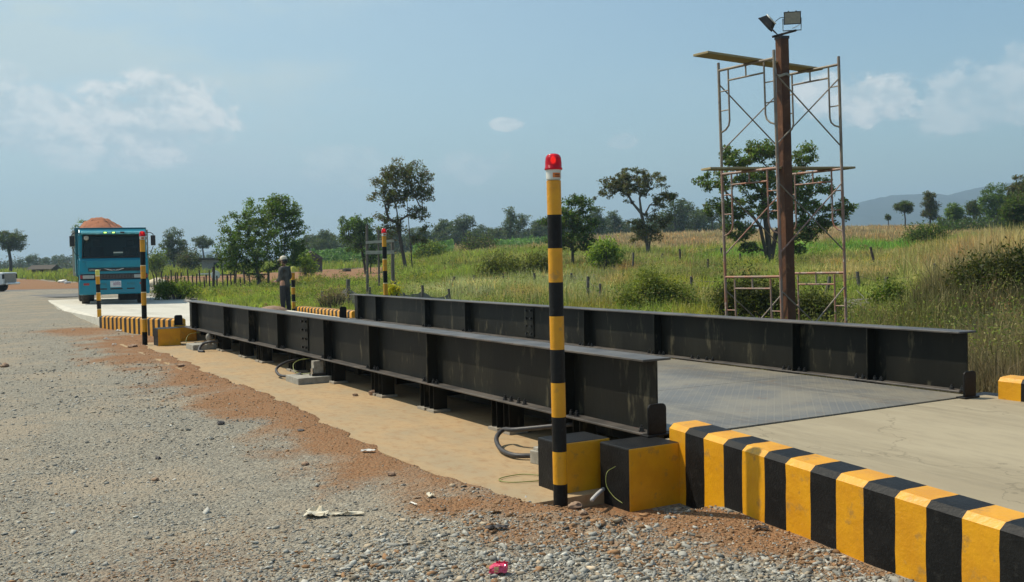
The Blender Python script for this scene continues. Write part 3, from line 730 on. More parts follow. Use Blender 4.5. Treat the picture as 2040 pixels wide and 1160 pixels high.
# ------------------------------------------------------------------ beacon posts and bollards
def striped_pole(name, label, cat, loc, H, r, bands, lean, beacon, thin, group):
    """bands: list of (z_top, colour 0 yellow / 1 black / 2 pale) from the bottom up"""
    root = empty(name, loc, 0, label, cat, group); root.rotation_euler = lean
    b = MB(); n = 28; z = -.25; zs = [(z, None)]
    ring = lambda zz: [(r*math.cos(2*math.pi*k/n), r*math.sin(2*math.pi*k/n), zz) for k in range(n)]
    prev = ring(-.25)
    for zt, c in bands:
        cur = ring(zt)
        b.add(prev+cur, [(k, (k+1) % n, n+(k+1) % n, n+k) for k in range(n)], c); prev = cur
    b.add(prev, [tuple(range(n))], bands[-1][1])
    o = b.build('post', [mat_yellow, mat_black, thin], root, auto=40)
    bm = bmesh.new(); bm.from_mesh(o.data); bmesh.ops.remove_doubles(bm, verts=bm.verts[:], dist=1e-5); bmesh.ops.recalc_face_normals(bm, faces=bm.faces[:]); bm.to_mesh(o.data); bm.free()
    o.data.polygons.foreach_set('use_smooth', [True]*len(o.data.polygons)); o.data.set_sharp_from_angle(angle=R_(40))
    if beacon:
        zt = bands[-1][0]
        k = MB(); k.lathe([(r*.92, 0), (r*.92, .006), (r*1.03, .006), (r*1.06, .062), (r*.98, .064)], (0, 0, zt+.004), 28)
        bs = k.build('beacon_base', mat_white_plastic, root, auto=40)
        k = MB(); rr = r*1.075
        def patch(a0, a1, za, zb, mi, q):
            vs = []; fs = []; N = 8
            for i in range(N+1):
                a = a0+(a1-a0)*i/N
                vs += [(q*math.cos(a), q*math.sin(a), za), (q*math.cos(a), q*math.sin(a), zb)]
            for i in range(N): fs.append((2*i, 2*i+2, 2*i+3, 2*i+1))
            k.add(vs, fs, mi)
        A0 = R_(-128); patch(A0, A0+R_(62), zt+.017, zt+.046, 0, rr)
        for i in range(5): patch(A0+R_(16+8*i), A0+R_(21+8*i), zt+.029, zt+.038, 1, rr+.001)
        patch(A0+R_(16), A0+R_(58), zt+.021, zt+.024, 1, rr+.001)
        k.build('sticker', [mat_label_orange, mat_label_dark], bs)
        k = MB(); q = r*1.16
        prof = [(q*1.05, .0), (q*1.07, .010), (q, .014), (q*.985, .045), (q*.95, .064)]
        for i in range(1, 7): a = math.pi/2*i/6; prof.append((q*.95*max(.03, math.cos(a))**.7, .064+.036*math.sin(a)))
        k.lathe(prof, (0, 0, zt+.066), 32)
        ln = k.build('beacon_lens', mat_beacon, root, smooth=True)
        k = MB(); k.lathe([(r*.10, 0), (r*.26, .012), (r*.30, .025), (r*.24, .038), (r*.08, .046)], (0, 0, zt+.100), 16); k.build('lens_sun_glint', mat_sun_glint, ln, smooth=True)  # added glowing blob, painted sun highlight inside the lens
    return root
def bands_even(H, first, n, topc):
    return None
# stripe heights measured on the near post, bottom to top (black first)
near_b = [(.225, 1), (.425, 0), (.640, 1), (.845, 0), (1.06, 1), (1.265, 0), (1.48, 1), (1.70, 0), (1.905, 1), (2.0, 0)]
def near_post():
    base = (3.301, 5.151, 0)
    pxy = [1010, 963, 898, 829, 761, 695, 629, 562, 495, 429, 362]
    d = 6.11
    hs = [(p_-1010)/-1.0 for p_ in pxy]
    tot = 2.012/(1010-362)
    b = [(h*tot, 1 if i % 2 == 0 else 0) for i, h in enumerate(hs[1:])]
    return striped_pole('beacon_post', 'tall striped post with red beacon standing in the gravel in front of the girder', 'beacon post', base, 2.0, .0445, b, (0, R_(-.25), 0), True, mat_line, 'striped beacon posts')
near_post()
def far_bands(H, n, top_y=.23):
    b = []; z = 0; step = (H-top_y)/(n-1); c = 1
    for i in range(n):
        zt = step*(i+1) if i < n-1 else H
        if c == 0 and i < n-1: b += [(zt-.014, 0), (zt, 2)]
        else: b.append((zt, c))
        c = 1-c
    return b
striped_pole('beacon_post', 'tall striped post with red beacon at the far left weighbridge corner near the truck', 'beacon post', (3.438, 20.015, 0), 2.0, .048, far_bands(2.02, 8), (0, R_(.4), 0), True, mat_line, 'striped beacon posts')
striped_pole('beacon_post', 'tall striped post with red beacon behind the far end of the grass side girder', 'beacon post', (8.47, 20.1, 0), 2.0, .048, far_bands(2.06, 8), (0, R_(-.3), 0), True, mat_line, 'striped beacon posts')
def bollard(loc, H, lean, label):
    b = far_bands(H-.16, 6, .2); b += [(H-.13, 2), (H, 3)]
    root = empty('bollard', loc, 0, label, 'bollard', 'short striped bollards'); root.rotation_euler = lean
    k = MB(); n = 24; r = .052
    ring = lambda zz, q=r: [(q*math.cos(2*math.pi*i/n), q*math.sin(2*math.pi*i/n), zz) for i in range(n)]
    prev = ring(-.2)
    for zt, c in b:
        cur = ring(zt); k.add(prev+cur, [(i, (i+1) % n, n+(i+1) % n, n+i) for i in range(n)], c); prev = cur
    cur = ring(H+.012, r*.6); k.add(prev+cur, [(i, (i+1) % n, n+(i+1) % n, n+i) for i in range(n)], 3); k.add(cur, [tuple(range(n))], 3)
    k.build('post', [mat_yellow, mat_black, mat_line, mat_bench], root, auto=40)
    return root
bollard((3.647, 27.61, 0), 1.42, (0, R_(-.6), 0), 'short yellow topped striped bollard at the gravel edge in front of the truck')
bollard((8.72, 27.35, .02), 1.37, (0, 0, 0), 'short yellow topped striped bollard right beside the standing man')

# ------------------------------------------------------------------ wiring at the slab
def on_slab(px, py, z=.01):
    d = pdir(px, py); t = (z-CAM_H)/d[2]; return np.array([0, 0, CAM_H])+t*d
def curve_pts(P, n=8):
    P = [Vector(p) for p in P]; out = []
    Q = [P[0]*2-P[1]]+P+[P[-1]*2-P[-2]]
    for i in range(1, len(Q)-2):
        for k in range(n):
            t = k/n; a, b, c, d = Q[i-1], Q[i], Q[i+1], Q[i+2]
            out.append(.5*((2*b)+(c-a)*t+(2*a-5*b+4*c-d)*t*t+(3*b-3*c+d-a)*t**3))
    out.append(P[-1]); return out
def hose(name, P, r, m, label, cat):
    b = MB(); b.tube(curve_pts(P, 8), r, 10); o = b.build(name, m, smooth=True)
    return tag(o, label, cat)
a = on_slab(1063, 908, .03)
hose('conduit', [(4.36, 6.55, .22)]+[tuple(on_slab(x_, y_, z_)) for x_, y_, z_ in ((1030, 856, .15), (1004, 856, .125), (989, 873, .08), (998, 895, .04), (1024, 907, .035), (1066, 908, .04))], .019, mat_conduit, 'thick black conduit hose curling out from under the girder onto the slab', 'hose')
k = MB(); jp = on_slab(1078, 912, .05); k.box((jp[0], jp[1]+.02, .055), (.10, .11, .10), 0, Matrix.Rotation(.2, 3, 'Z')); k.box((jp[0], jp[1]+.02, .115), (.07, .07, .03))
tag(k.build('junction_box', mat_galv, bevel=.006), 'small grey metal junction box at the end of the thick hose', 'junction box')
wl = [on_slab(x, y, .016) for x, y in ((1076, 947), (1040, 945), (1003, 951), (995, 957), (1020, 961), (1076, 958))]
hose('wire', wl, .0035, mat_wire, 'thin yellow green earth wire looped flat on the slab by the beacon post', 'wire')
hose('wire', [(3.72, 5.15, .20), (3.64, 5.13, .175), (3.62, 5.11, .10), (3.63, 5.05, .04), (3.64, 4.97, .012)], .0022, mat_wire, 'thin yellow green wire arching between the two near concrete blocks', 'wire')
hose('pipe_stub', [(3.76, 5.33, .02), (3.64, 5.22, .03), (3.56, 5.16, .022), (3.52, 5.13, .015)], .013, M_('grey_pvc', (.45, .44, .42)), 'grey plastic pipe end poking out between the near blocks', 'pipe')
# concrete pad with a load cell junction box under the girder
pd_ = on_slab(600, 758)
padc = (3.92, 10.65)
k = MB(); k.box((4.13, 12.33, .045), (.50, .52, .085)); tag(k.build('concrete_pad', mat_conc_dusty, bevel=.006), 'small raised grey concrete pad carrying the junction box under the girder', 'concrete pad')
jb = empty('junction_box', (4.19, 12.24, .088), 0, 'upright metal junction box standing on the concrete pad', 'junction box')
k = MB(); k.mm(-.065, .065, -.05, .05, .03, .19); k.build('box_body', mat_galv, jb, bevel=.006)
k = MB(); k.mm(-.09, .09, -.06, .06, 0, .028); k.build('base_plate', mat_rust_black, jb)
k = MB(); k.tube([(.03, 0, .19), (.03, 0, .225)], .016, 10); k.build('gland', mat_bolt, jb)
k = MB(); k.tube([(-.08, -.03, .0), (-.08, -.03, .10)], .02, 8); k.build('gland', mat_chrome, jb)
hose('cable', [(4.30, 13.35, .20), (4.10, 13.30, .17), (3.93, 13.15, .11), (3.90, 12.9, .05), (3.97, 12.65, .06), (4.05, 12.45, .10)], .018, mat_conduit, 'black cable curling from the girder down to the concrete pad', 'cable')
hose('wire', [(4.26, 12.75, .26), (4.13, 12.78, .245), (4.03, 12.72, .20), (4.01, 12.6, .12), (4.06, 12.42, .10), (4.15, 12.30, .12)], .005, mat_wire, 'thin green wire running from the girder to the concrete pad', 'wire')
# far cell
k = MB(); k.box((4.12, 18.35, .05), (.42, .55, .10)); tag(k.build('concrete_pad', mat_conc_dusty, bevel=.006), 'pale concrete pad by the far end of the gravel side girder', 'concrete pad')
k = MB(); k.lathe([(.05, 0), (.05, .05), (.035, .06), (.06, .12), (.045, .17), (.03, .19)], (4.2, 18.1, .10), 12); tag(k.build('load_cell', mat_galv, auto=40), 'small metal load cell on the far concrete pad under the girder', 'load cell')
hose('cable', [(4.28, 17.7, .16), (4.12, 17.72, .17), (4.02, 17.85, .12), (3.93, 17.7, .03), (3.98, 17.55, .02)], .024, mat_conduit, 'thick dark cable bundle lying by the far concrete pad', 'cable')
hose('wire', [(4.22, 18.9, .27), (4.02, 18.8, .25), (3.93, 18.7, .16), (3.92, 18.6, .06)], .005, mat_wire, 'thin wire hanging in an arc at the far girder end', 'wire')

# ------------------------------------------------------------------ light mast and scaffold
def h_xy(px, depth):
    p = pt(px, 400, depth); return np.array([p[0], p[1]])
A_L, A_R = h_xy(1440, 16.6), h_xy(1550.5, 15.7)
B_R, B_L = h_xy(1678.5, 16.45), h_xy(1566, 17.35)
GZ = tz(*((A_L+B_R)/2)) - .02
LV = [-.48, 1.235, 2.95, 4.665]
sca = empty('scaffold', (*((A_L+B_R)/2), 0), 0, 'rusty tubular steel scaffold tower with cross braces standing around the brown light mast', 'scaffold')
so = Vector(sca.location)
def lean_of(o, deg, shift):
    '''tilts a standing thing sideways about its own foot, as it stands in the field'''
    ax = Vector((sY, cY, 0)); q = Matrix.Rotation(R_(deg), 4, ax); rt0 = Vector((cY, -sY, 0))
    return Matrix.Translation(o+rt0*shift) @ q @ Matrix.Translation(-o)
def fr_pt(P, Q, t, z): return Vector((P[0]+(Q[0]-P[0])*t, P[1]+(Q[1]-P[1])*t, z))-so
def frame(P, Q, z0, z1, m):
    b = MB(); L = np.linalg.norm(Q-P); t = .20/L
    for s in (0, 1): b.tube([fr_pt(P, Q, s, z0), fr_pt(P, Q, s, z1+(.06 if z1 > 4 else 0))], .024, 10)
    b.tube([fr_pt(P, Q, 0, z1-.07), fr_pt(P, Q, 1, z1-.07)], .022, 10)
    b.tube([fr_pt(P, Q, t, z1-.26), fr_pt(P, Q, 1-t, z1-.26)], .015, 8)
    b.tube([fr_pt(P, Q, .5, z1-.26), fr_pt(P, Q, .5, z1-.07)], .013, 8)
    low = z0 < 0
    for s in (t, 1-t):
        e = 0 if s < .5 else 1
        if low: pts = [fr_pt(P, Q, s, z1-.10), fr_pt(P, Q, s, z0+.1)]
        else: pts = [fr_pt(P, Q, s, z1-.07), fr_pt(P, Q, s, z1-.92), fr_pt(P, Q, s+(e-s)*.12, z1-1.0), fr_pt(P, Q, s+(e-s)*.45, z1-1.06), fr_pt(P, Q, e, z1-1.10)]
        b.tube(pts, .015, 8)
        for dz in ((.62, 1.02, 1.42) if low else (.42, .74)):
            b.tube([fr_pt(P, Q, s, z1-dz), fr_pt(P, Q, e, z1-dz)], .011, 6)
    return b.build('frame', m, sca, auto=50)
for i in range(3):
    m = mat_rust_pipe if i < 2 else mat_old_pipe
    frame(A_L, A_R, LV[i], LV[i+1], m); frame(B_L, B_R, LV[i], LV[i+1], m)
    for P, Q in ((A_L, B_L), (A_R, B_R)):
        for a, c in ((.30, 1.42), (1.42, .30)):
            b = MB(); b.tube([fr_pt(P, Q, .0, LV[i]+a), fr_pt(P, Q, 1.0, LV[i]+c)], .0115, 8)
            b.build('cross_brace', mat_old_pipe if i != 1 or a > 1 else mat_rust_pipe, sca, auto=50)
for P in (A_L, A_R, B_L, B_R):
    b = MB(); c = Vector((P[0], P[1], LV[0]))-so; b.box((c.x, c.y, LV[0]-.01), (.15, .15, .02)); b.build('base_plate', mat_rust_black, sca)
LEAN_S = lean_of(so, -1.15, .048)
sca.matrix_world = LEAN_S @ Matrix.Translation(so)
def plank(p, q, w, label, th=.035):
    p, q = Vector(p), Vector(q); d = (q-p); L = d.length; d.normalize()
    b = MB(); b.box((0, 0, 0), (L, w, th)); o = b.build('plank', mat_plank, bevel=.004, seg=1)
    x = d; y = Vector((0, 0, 1)).cross(x).normalized(); z = x.cross(y)
    o.matrix_world = LEAN_S @ Matrix(((x.x, y.x, z.x, (p.x+q.x)/2), (x.y, y.y, z.y, (p.y+q.y)/2), (x.z, y.z, z.z, (p.z+q.z)/2), (0, 0, 0, 1)))
    return tag(o, label, 'plank', 'scaffold planks')
zt = LV[3]-.03
dA = 15.75
def plank_pt(px, depth, z):
    p = pt(px, 400, depth); return (p[0], p[1], z)
plank(plank_pt(1405, 15.3, zt), plank_pt(1632, 17.15, zt), .30, 'bare wooden plank lying across the top of the scaffold')
plank(plank_pt(1408, 15.85, LV[2]-.03), plank_pt(1695, 16.9, LV[2]-.03), .28, 'bare wooden plank lying across the middle level of the scaffold')

mxy = h_xy(1566.5, 16.25)
MR = R_(-10.7)
mast = empty('light_mast', (mxy[0], mxy[1], -.46), MR, 'brown steel column with two floodlights on its top rising through the scaffold', 'light mast')
b = MB(); b.mm(-.077, .077, -.077, .077, -.3, 5.46); b.build('column', mat_mast, mast, bevel=.006)
b = MB(); b.box((0, 0, 5.48), (.17, .17, .045)); b.build('cap', mat_rust_black, mast)
Tl = 5.60
# arm along the picture's horizontal
rl = Matrix.Rotation(-MR, 3, 'Z')
rt = rl @ Vector((cY, -sY, 0)); fd = rl @ Vector((sY, cY, 0)); up = Vector((0, 0, 1))
b = MB(); b.tube([rt*-.16+fd*-.02+up*5.50, rt*.24+fd*.02+up*5.60], .019, 8); arm = b.build('bracket_arm', mat_rust_black, mast)
def flood(center, normal, upv, w, h, dpt, label):
    n = normal.normalized(); s = upv.cross(n).normalized(); u = n.cross(s)
    Mx = Matrix(((s.x, u.x, n.x, center.x), (s.y, u.y, n.y, center.y), (s.z, u.z, n.z, center.z), (0, 0, 0, 1)))
    b = MB()
    q = .62
    vs = [(-w/2*q, -h/2*q, -dpt), (w/2*q, -h/2*q, -dpt), (w/2*q, h/2*q, -dpt), (-w/2*q, h/2*q, -dpt), (-w/2, -h/2, 0), (w/2, -h/2, 0), (w/2, h/2, 0), (-w/2, h/2, 0)]
    t = .014
    vs += [(-w/2+t, -h/2+t, 0), (w/2-t, -h/2+t, 0), (w/2-t, h/2-t, 0), (-w/2+t, h/2-t, 0)]
    b.add(vs, [(3, 2, 1, 0), (0, 1, 5, 4), (1, 2, 6, 5), (2, 3, 7, 6), (3, 0, 4, 7)] + [(4+i, 4+(i+1) % 4, 8+(i+1) % 4, 8+i) for i in range(4)])
    for sx in (-.22, .22): b.box((w*sx, h/2+.006, -.01), (.018, .014, .03))
    o = b.build('floodlight', mat_under, mast, bevel=.003, seg=1); o.matrix_local = Mx
    if label: o['label'] = label
    g = MB(); g.box((0, 0, -.006), (w-2*t, h-2*t, .006)); g.build('glass', mat_floodglass, o)
    g = MB(); g.tube([(-w/2-.006, 0, -.04), (-w/2-.006, -h/2-.09, -.04), (w/2+.006, -h/2-.09, -.04), (w/2+.006, 0, -.04)], .009, 6); g.build('bracket', mat_rust_black, o)
    return o
f1 = flood(rt*.17+fd*-.03+up*5.79, fd*-1+up*-.12+rt*-.12, up, .275, .205, .10, 'floodlight facing the camera side')
f2 = flood(rt*-.275+fd*-.02+up*5.69, rt*-.80+up*-.72+fd*.42, up, .24, .26, .13, 'floodlight turned away and aimed downwards')
b = MB(); b.tube([Vector((.10*math.cos(a), .10*math.sin(a), -.135)) for a in np.linspace(0, 2*math.pi, 17)], .011, 6, cap=False)
b.build('cable_ring', mat_white_plastic, f2, smooth=True)
b = MB(); b.tube(curve_pts([rt*-.10+up*5.75, rt*.0+up*5.81, rt*.10+up*5.78]), .006, 6); b.build('cable', mat_under, mast, smooth=True)
b = MB(); b.tube(curve_pts([rt*.29+up*5.80, rt*.31+up*5.72, rt*.25+up*5.66, rt*.17+up*5.63]), .006, 6); b.build('cable', mat_white_plastic, mast, smooth=True)
b = MB()
for s in range(2): b.tube([Vector((.1*math.cos(a), .1*math.sin(a), 4.86+.02*s+.012*math.sin(3*a))) for a in np.linspace(0, 2*math.pi, 17)], .012, 6)
b.build('rope_tie', mat_palewood, mast, smooth=True)
m0 = Vector(mast.location); mast.matrix_world = lean_of(m0, -.95, .045) @ Matrix.Translation(m0) @ Matrix.Rotation(MR, 4, 'Z')

# ------------------------------------------------------------------ timber frame beyond the far post
wf0 = at_depth(756, 37.5)
wf = empty('timber_frame', wf0, 0, 'open frame of grey timber posts with two pale cross boards behind the far beacon post', 'timber frame')
def loc(px, py, d, o): return Vector(pt(px, py, d))-Vector(o)
for (px, yt, yb, r) in ((731, 448, 600, .055), (754, 458, 560, .04), (782, 476, 600, .075)):
    b = MB(); b.tube([loc(px+1.5, yb+10, 37.5, wf0), loc(px+.5, (yt+yb)/2, 37.5, wf0), loc(px, yt, 37.5, wf0)], [r*1.1, r, r*.9], 8); b.build('post', mat_oldwood, wf, auto=60)
for (ya, yb_, th) in ((483.5, 480, .10), (503.5, 502.5, .13)):
    p, q = loc(727, ya, 37.4, wf0), loc(783, yb_, 37.4, wf0); d = q-p
    b = MB(); b.box((p+q)/2+Vector((0, -.07, 0)), (d.length, .03, th), 0, d.to_track_quat('X', 'Z').to_matrix()); b.build('cross_board', mat_palewood, wf)

# ------------------------------------------------------------------ fences, posts
def post_mesh(b, base, h, r, lean=(0, 0), mi=0, seed=0):
    rr = random.Random(seed); p = [Vector(base)+Vector((0, 0, -.2))]
    n = 5
    for i in range(n):
        t = (i+1)/n; p.append(Vector(base)+Vector((lean[0]*t*h+rr.uniform(-.012, .012), lean[1]*t*h+rr.uniform(-.012, .012), h*t)))
    b.tube(p, [r*rr.uniform(.85, 1.1)*(1-.12*i/n) for i in range(n+1)], 7, mi)
mat_stake = M_('dark_fence_stake', (.06, .045, .038), (.10, .075, .06), 8, .95)
# paddock fence by the road: a row of thin stakes
b0 = ground_at(390, 577)
pad = empty('stake_fence', b0, 0, 'row of thin dark stakes with wire in front of the red field', 'fence')
sx = [306, 312, 317, 323, 329, 334, 342, 349, 354, 360, 368, 375, 383, 390, 398, 406, 416, 423, 431, 443, 451, 460, 468, 478, 487, 497]
sp_ = []
for i, px in enumerate(sx):
    g_ = at_depth(px, 57-.012*(px-300)); h = (.95+.22*math.sin(i*2.4))*(1.35 if px in (423, 349) else 1)
    b = MB(); post_mesh(b, Vector(g_)-Vector(b0), h, .045 if px != 423 else .08, (random.uniform(-.06, .06), 0), seed=i); b.build('stake', mat_stake, pad, auto=60); sp_.append(Vector(g_)-Vector(b0))
b = MB()
for hz in (.35, .7): b.tube([p+Vector((0, 0, hz+.03*math.sin(i*3.1))) for i, p in enumerate(sp_)], .006, 5)
b.build('wire', mat_stake, pad)
# field fence: grey posts wandering up the slope, with sagging wire
mat_fpost = M_('grey_fence_post', (.13, .12, .105), (.075, .068, .06), 9, .95, bump=.4)
def post_fence(name, label, pts, r, wires):
    base0 = ground_at(*pts[0][:2])
    root = empty(name, base0, 0, label, 'fence', None); tops = []
    for i, (px, yb, yt, ln) in enumerate(pts):
        g_ = ground_at(px, yb); d = float(g_@np.array([sY, cY, 0])); h = (yb-yt)*d/F*1.02
        b = MB(); rt_ = np.array([cY, -sY]); post_mesh(b, Vector(g_)-Vector(base0), h, r*max(1, d/45), (rt_[0]*ln, rt_[1]*ln), seed=i*7+1)
        b.build('post', mat_fpost, root, auto=60); tops.append((Vector(g_)-Vector(base0), h))
    for w in wires:
        b = MB(); P = []
        for i, (p, h) in enumerate(tops):
            P.append(p+Vector((0, 0, h*w)))
            if i < len(tops)-1: q, h2 = tops[i+1]; P.append((p+q)/2+Vector((0, 0, (h+h2)/2*w-.06)))
        b.tube(P, .006, 5); b.build('wire', mat_fpost, root)
    return root
post_fence('field_fence', 'wire fence on grey posts running through the grass just behind the bridge', [(893, 590, 552, .35), (945, 582, 549, 0), (1009, 582, 546, -.18), (1068, 580, 545, -.1), (1141, 580, 545, -.05), (1170, 606, 552, .06), (1197, 616, 566, 0)], .055, (.55, .85))
post_fence('field_fence', 'wire fence on grey posts in the grass right of the light mast', [(1378, 592, 552, 0), (1643, 606, 552, .18), (1711, 588, 542, -.06), (1768, 580, 552, -.08), (1864, 585, 526, 0)], .06, (.5, .8))
post_fence('field_fence', 'old wire fence with leaning posts climbing the green slope under the spreading trees', [(1179, 575, 548, .2), (1243, 572, 545, -.12), (1217, 540, 517, 0), (1262, 545, 504, 0)], .05, (.7,))
for i, (px, yb, yt, ln, lab) in enumerate([
        (1312, 524, 506, .5, 'short burnt stump leaning right on the slope beside the umbrella shaped tree'), (1357, 532, 496, -.08, 'tall bent grey post standing alone right of the umbrella shaped tree'),
        (1410, 543, 516, 0, 'dark stub post in the grass left of the scaffold'), (1437, 515, 494, 0, 'dark post seen against the dry slope at the left scaffold leg'),
        (1475, 530, 505, 0, 'dark post in front of the broad tree behind the scaffold'), (1687, 536, 518, 0, 'short black stump just right of the scaffold'),
        (1745, 536, 492, -.25, 'tall burnt trunk with a bent foot on the green slope'), (1783, 508, 494, 0, 'small dark stump high on the slope below the far round bush'), (1713, 512, 502, 0, 'tiny dark stump on the slope right of the scaffold')]):
    g_ = ground_at(px, yb); d = float(g_@np.array([sY, cY, 0])); h = (yb-yt)*d/F
    b = MB(); post_mesh(b, (0, 0, 0), h, .07*max(1, d/60), (cY*ln, -sY*ln), seed=i+50)
    o = b.build('stump_post', mat_stake, auto=60); o.location = g_; tag(o, lab, 'post', 'old posts and stumps in the field')
# grey net fence low along the grass behind the far ramp
nf0 = at_depth(760, 31.0)
nf = empty('net_fence', nf0, 0, 'low sagging grey shade net fence on posts behind the far beacon post', 'fence')
npx = [(640, 33, .55), (692, 32.0, .95), (735, 31.5, .7), (786, 31, .9), (840, 31, .75), (893, 31, .62)]
P = [Vector(at_depth(px, d))-Vector(nf0) for px, d, _ in npx]
for i, (p, (px, d, h)) in enumerate(zip(P, npx)):
    b = MB(); post_mesh(b, p, h, .05 if i != 1 else .075, (0, 0), seed=i+90); b.build('post', mat_oldwood, nf, auto=60)
b = MB()
for i in range(len(P)-1):
    a, c = P[i], P[i+1]; ha, hc = npx[i][2]*.75, npx[i+1][2]*.75
    N = 6
    for k in range(N):
        t0, t1 = k/N, (k+1)/N; s = lambda t: (a+(c-a)*t)
        zt_ = lambda t: ha+(hc-ha)*t-.16*math.sin(math.pi*t)+.02*math.sin(17*t+i)
        o = Vector((0, .02*math.sin(9*t0+i), 0)); o1 = Vector((0, .02*math.sin(9*t1+i), 0))
        b.add([s(t0)+o, s(t1)+o1, s(t1)+o1+Vector((0, 0, zt_(t1))), s(t0)+o+Vector((0, 0, zt_(t0)))], [(0, 1, 2, 3)])
nb = b.build('net', mat_net, nf); sm = nb.modifiers.new('thick', 'SOLIDIFY'); sm.thickness = .01
# boards and a white round dish on posts in the red field
for i, (px, yb, yt, w, m, lab) in enumerate([(410, 572, 547, .75, mat_white_plastic, 'weathered board on a post with a bright top left of the white disc'), (452, 573, 549, .8, mat_oldwood, 'dull grey board on a post right of the white disc'), (518, 570, 548, .8, mat_oldwood, 'dull grey board on a post under the spreading green tree')]):
    g_ = at_depth(px, 62); root = empty('board_on_post', g_, -YAW, lab, 'board on post', 'boards on posts in the red field')
    h = (1.55-g_[2])-(yt-(535-.0195*(px+130)))*62/F
    b = MB(); b.tube([(0, 0, -.2), (0, 0, h)], .05, 7); b.build('post', mat_stake, root)
    b = MB(); b.box((0, 0, h+.04), (w*1.2, .35, .08)); b.build('board', m, root)
g_ = at_depth(428, 60); h = 1.55-(548-524)*60/F-g_[2]
root = empty('round_disc', g_, -YAW, 'white round disc fixed to a dark post in the stake fence', 'disc')
b = MB(); b.tube([(-.14, 0, -.2), (-.12, 0, h+.35)], .075, 8); b.build('post', mat_stake, root)
b = MB(); b.lathe([(.05, -.05), (.27, -.04), (.28, 0), (.22, .02), (.12, .01)], (0, 0, 0), 20); o = b.build('disc', mat_white_plastic, root, auto=40); o.rotation_euler = (R_(82), 0, 0); o.location = (.05, -.1, h)

# ------------------------------------------------------------------ huts
def hut(px, d, w, dep, h, roof_h, kind, rz, lab, wm, rm):
    g_ = at_depth(px, d); root = empty('hut', g_, -YAW+rz, lab, 'hut', 'small huts across the field')
    b = MB(); b.mm(-w/2, w/2, 0, dep, -.3, h); wl_ = b.build('wall', wm, root)
    if kind == 'gable':
        b = MB(); b.prism([(-w/2-.25, h-.12), (w/2+.25, h-.12), (0, h+roof_h)], 1, -.3, dep+.3); b.build('roof', rm, root)
    elif kind == 'lean':
        b = MB(); b.prism([(-.5, h+.1), (dep+.4, h-.25), (dep+.4, h-.15), (-.5, h+.22)], 0, -w/2-.3, w/2+.3); b.build('roof', rm, root)
    else:
        b = MB(); b.prism([(-.5, h-.1), (dep+.5, h-.1), (dep/2, h+roof_h)], 0, -w/2-.4, w/2+.4); b.build('roof', rm, root)
    b = MB(); b.mm(-w*.12, w*.16, -.012, .02, 0, h*.8); b.build('door', mat_shade, root)  # flat black panel paints the shade of an open doorway
    if w > 4:
        for q in (-.42, -.2, .25, .45):
            b = MB(); b.mm(w*q-.06, w*q+.06, -.5, -.40, -.3, h); b.build('post', mat_palewood, root)
    return root
hut(80, 128, 2.4, 2.2, .95, .45, 'hip', 0, 'low dark thatched hut on pale posts in the grass left of the truck', mat_hutwall, mat_thatch)
hut(433, 120, 3.6, 3, 1.75, .2, 'lean', .25, 'grey flat roofed hut half hidden beside the spreading green tree', mat_palehut, mat_thatch)
hut(622, 100, 2.0, 3.0, 1.35, .75, 'gable', .3, 'small dark gabled hut just right of the standing man', mat_hutwall, mat_thatch)
# sacks and a sand heap
def lump(name, px, py, r, m, lab, cat, flat=.6, d=None, group=None, seed=0):
    g_ = ground_at(px, py) if d is None else at_depth(px, d)
    rs = np.random.default_rng(seed+5); b = MB(); V = ICO_V.copy()
    bm = bmesh.new(); bmesh.ops.create_icosphere(bm, subdivisions=3, radius=r)
    for v in bm.verts:
        k = 1+.16*math.sin(v.co.x/r*3.1+seed)+.12*math.cos(v.co.y/r*4.3+seed*2)+.07*math.sin(v.co.z/r*6+seed*3+v.co.x/r*5)
        v.co *= k; v.co.z *= flat
    me = bpy.data.meshes.new(name); bm.to_mesh(me); bm.free(); me.materials.append(m); me.polygons.foreach_set('use_smooth', [True]*len(me.polygons))
    o = bpy.data.objects.new(name, me); col.objects.link(o); o.location = Vector(g_)+Vector((0, 0, r*flat*.45)); o.rotation_euler = (0, 0, seed)
    return tag(o, lab, cat, group)
lump('sack', 125, 563, .38, mat_white_paper, 'larger white sack lying on the red verge left of the truck', 'sack', .45, seed=1)
lump('sack', 134, 565, .26, mat_white_paper, 'smaller white sack next to the larger one on the red verge', 'sack', .5, seed=2)
lump('sand_heap', 307, 0, .75, mat_sand, 'pale heap of sand behind the stake fence right of the truck', 'heap', .5, d=66, seed=3)
lump('rubble', 381, 602, .16, mat_white_paper, 'pale lump of rubbish in the grass above the far girder end', 'rubbish', .6, d=36, seed=4)
lump('rubble', 466, 604, .2, mat_white_paper, 'pale crumpled bag in the grass behind the gravel side girder', 'rubbish', .55, d=31, seed=5)
lump('rubble', 303, 602, .2, mat_white_paper, 'white crumpled bag by the front wheel of the truck', 'rubbish', .55, d=33.8, seed=6)
lump('earth_heap', 528, 612, .62, mat_rock_tan, 'small heap of stony earth left of the standing man', 'heap', .42, d=27.3, seed=7)
lump('black_heap', 690, 522, .36, mat_stake, 'small black heap in the green field left of the timber frame', 'heap', .6, d=92, seed=8)

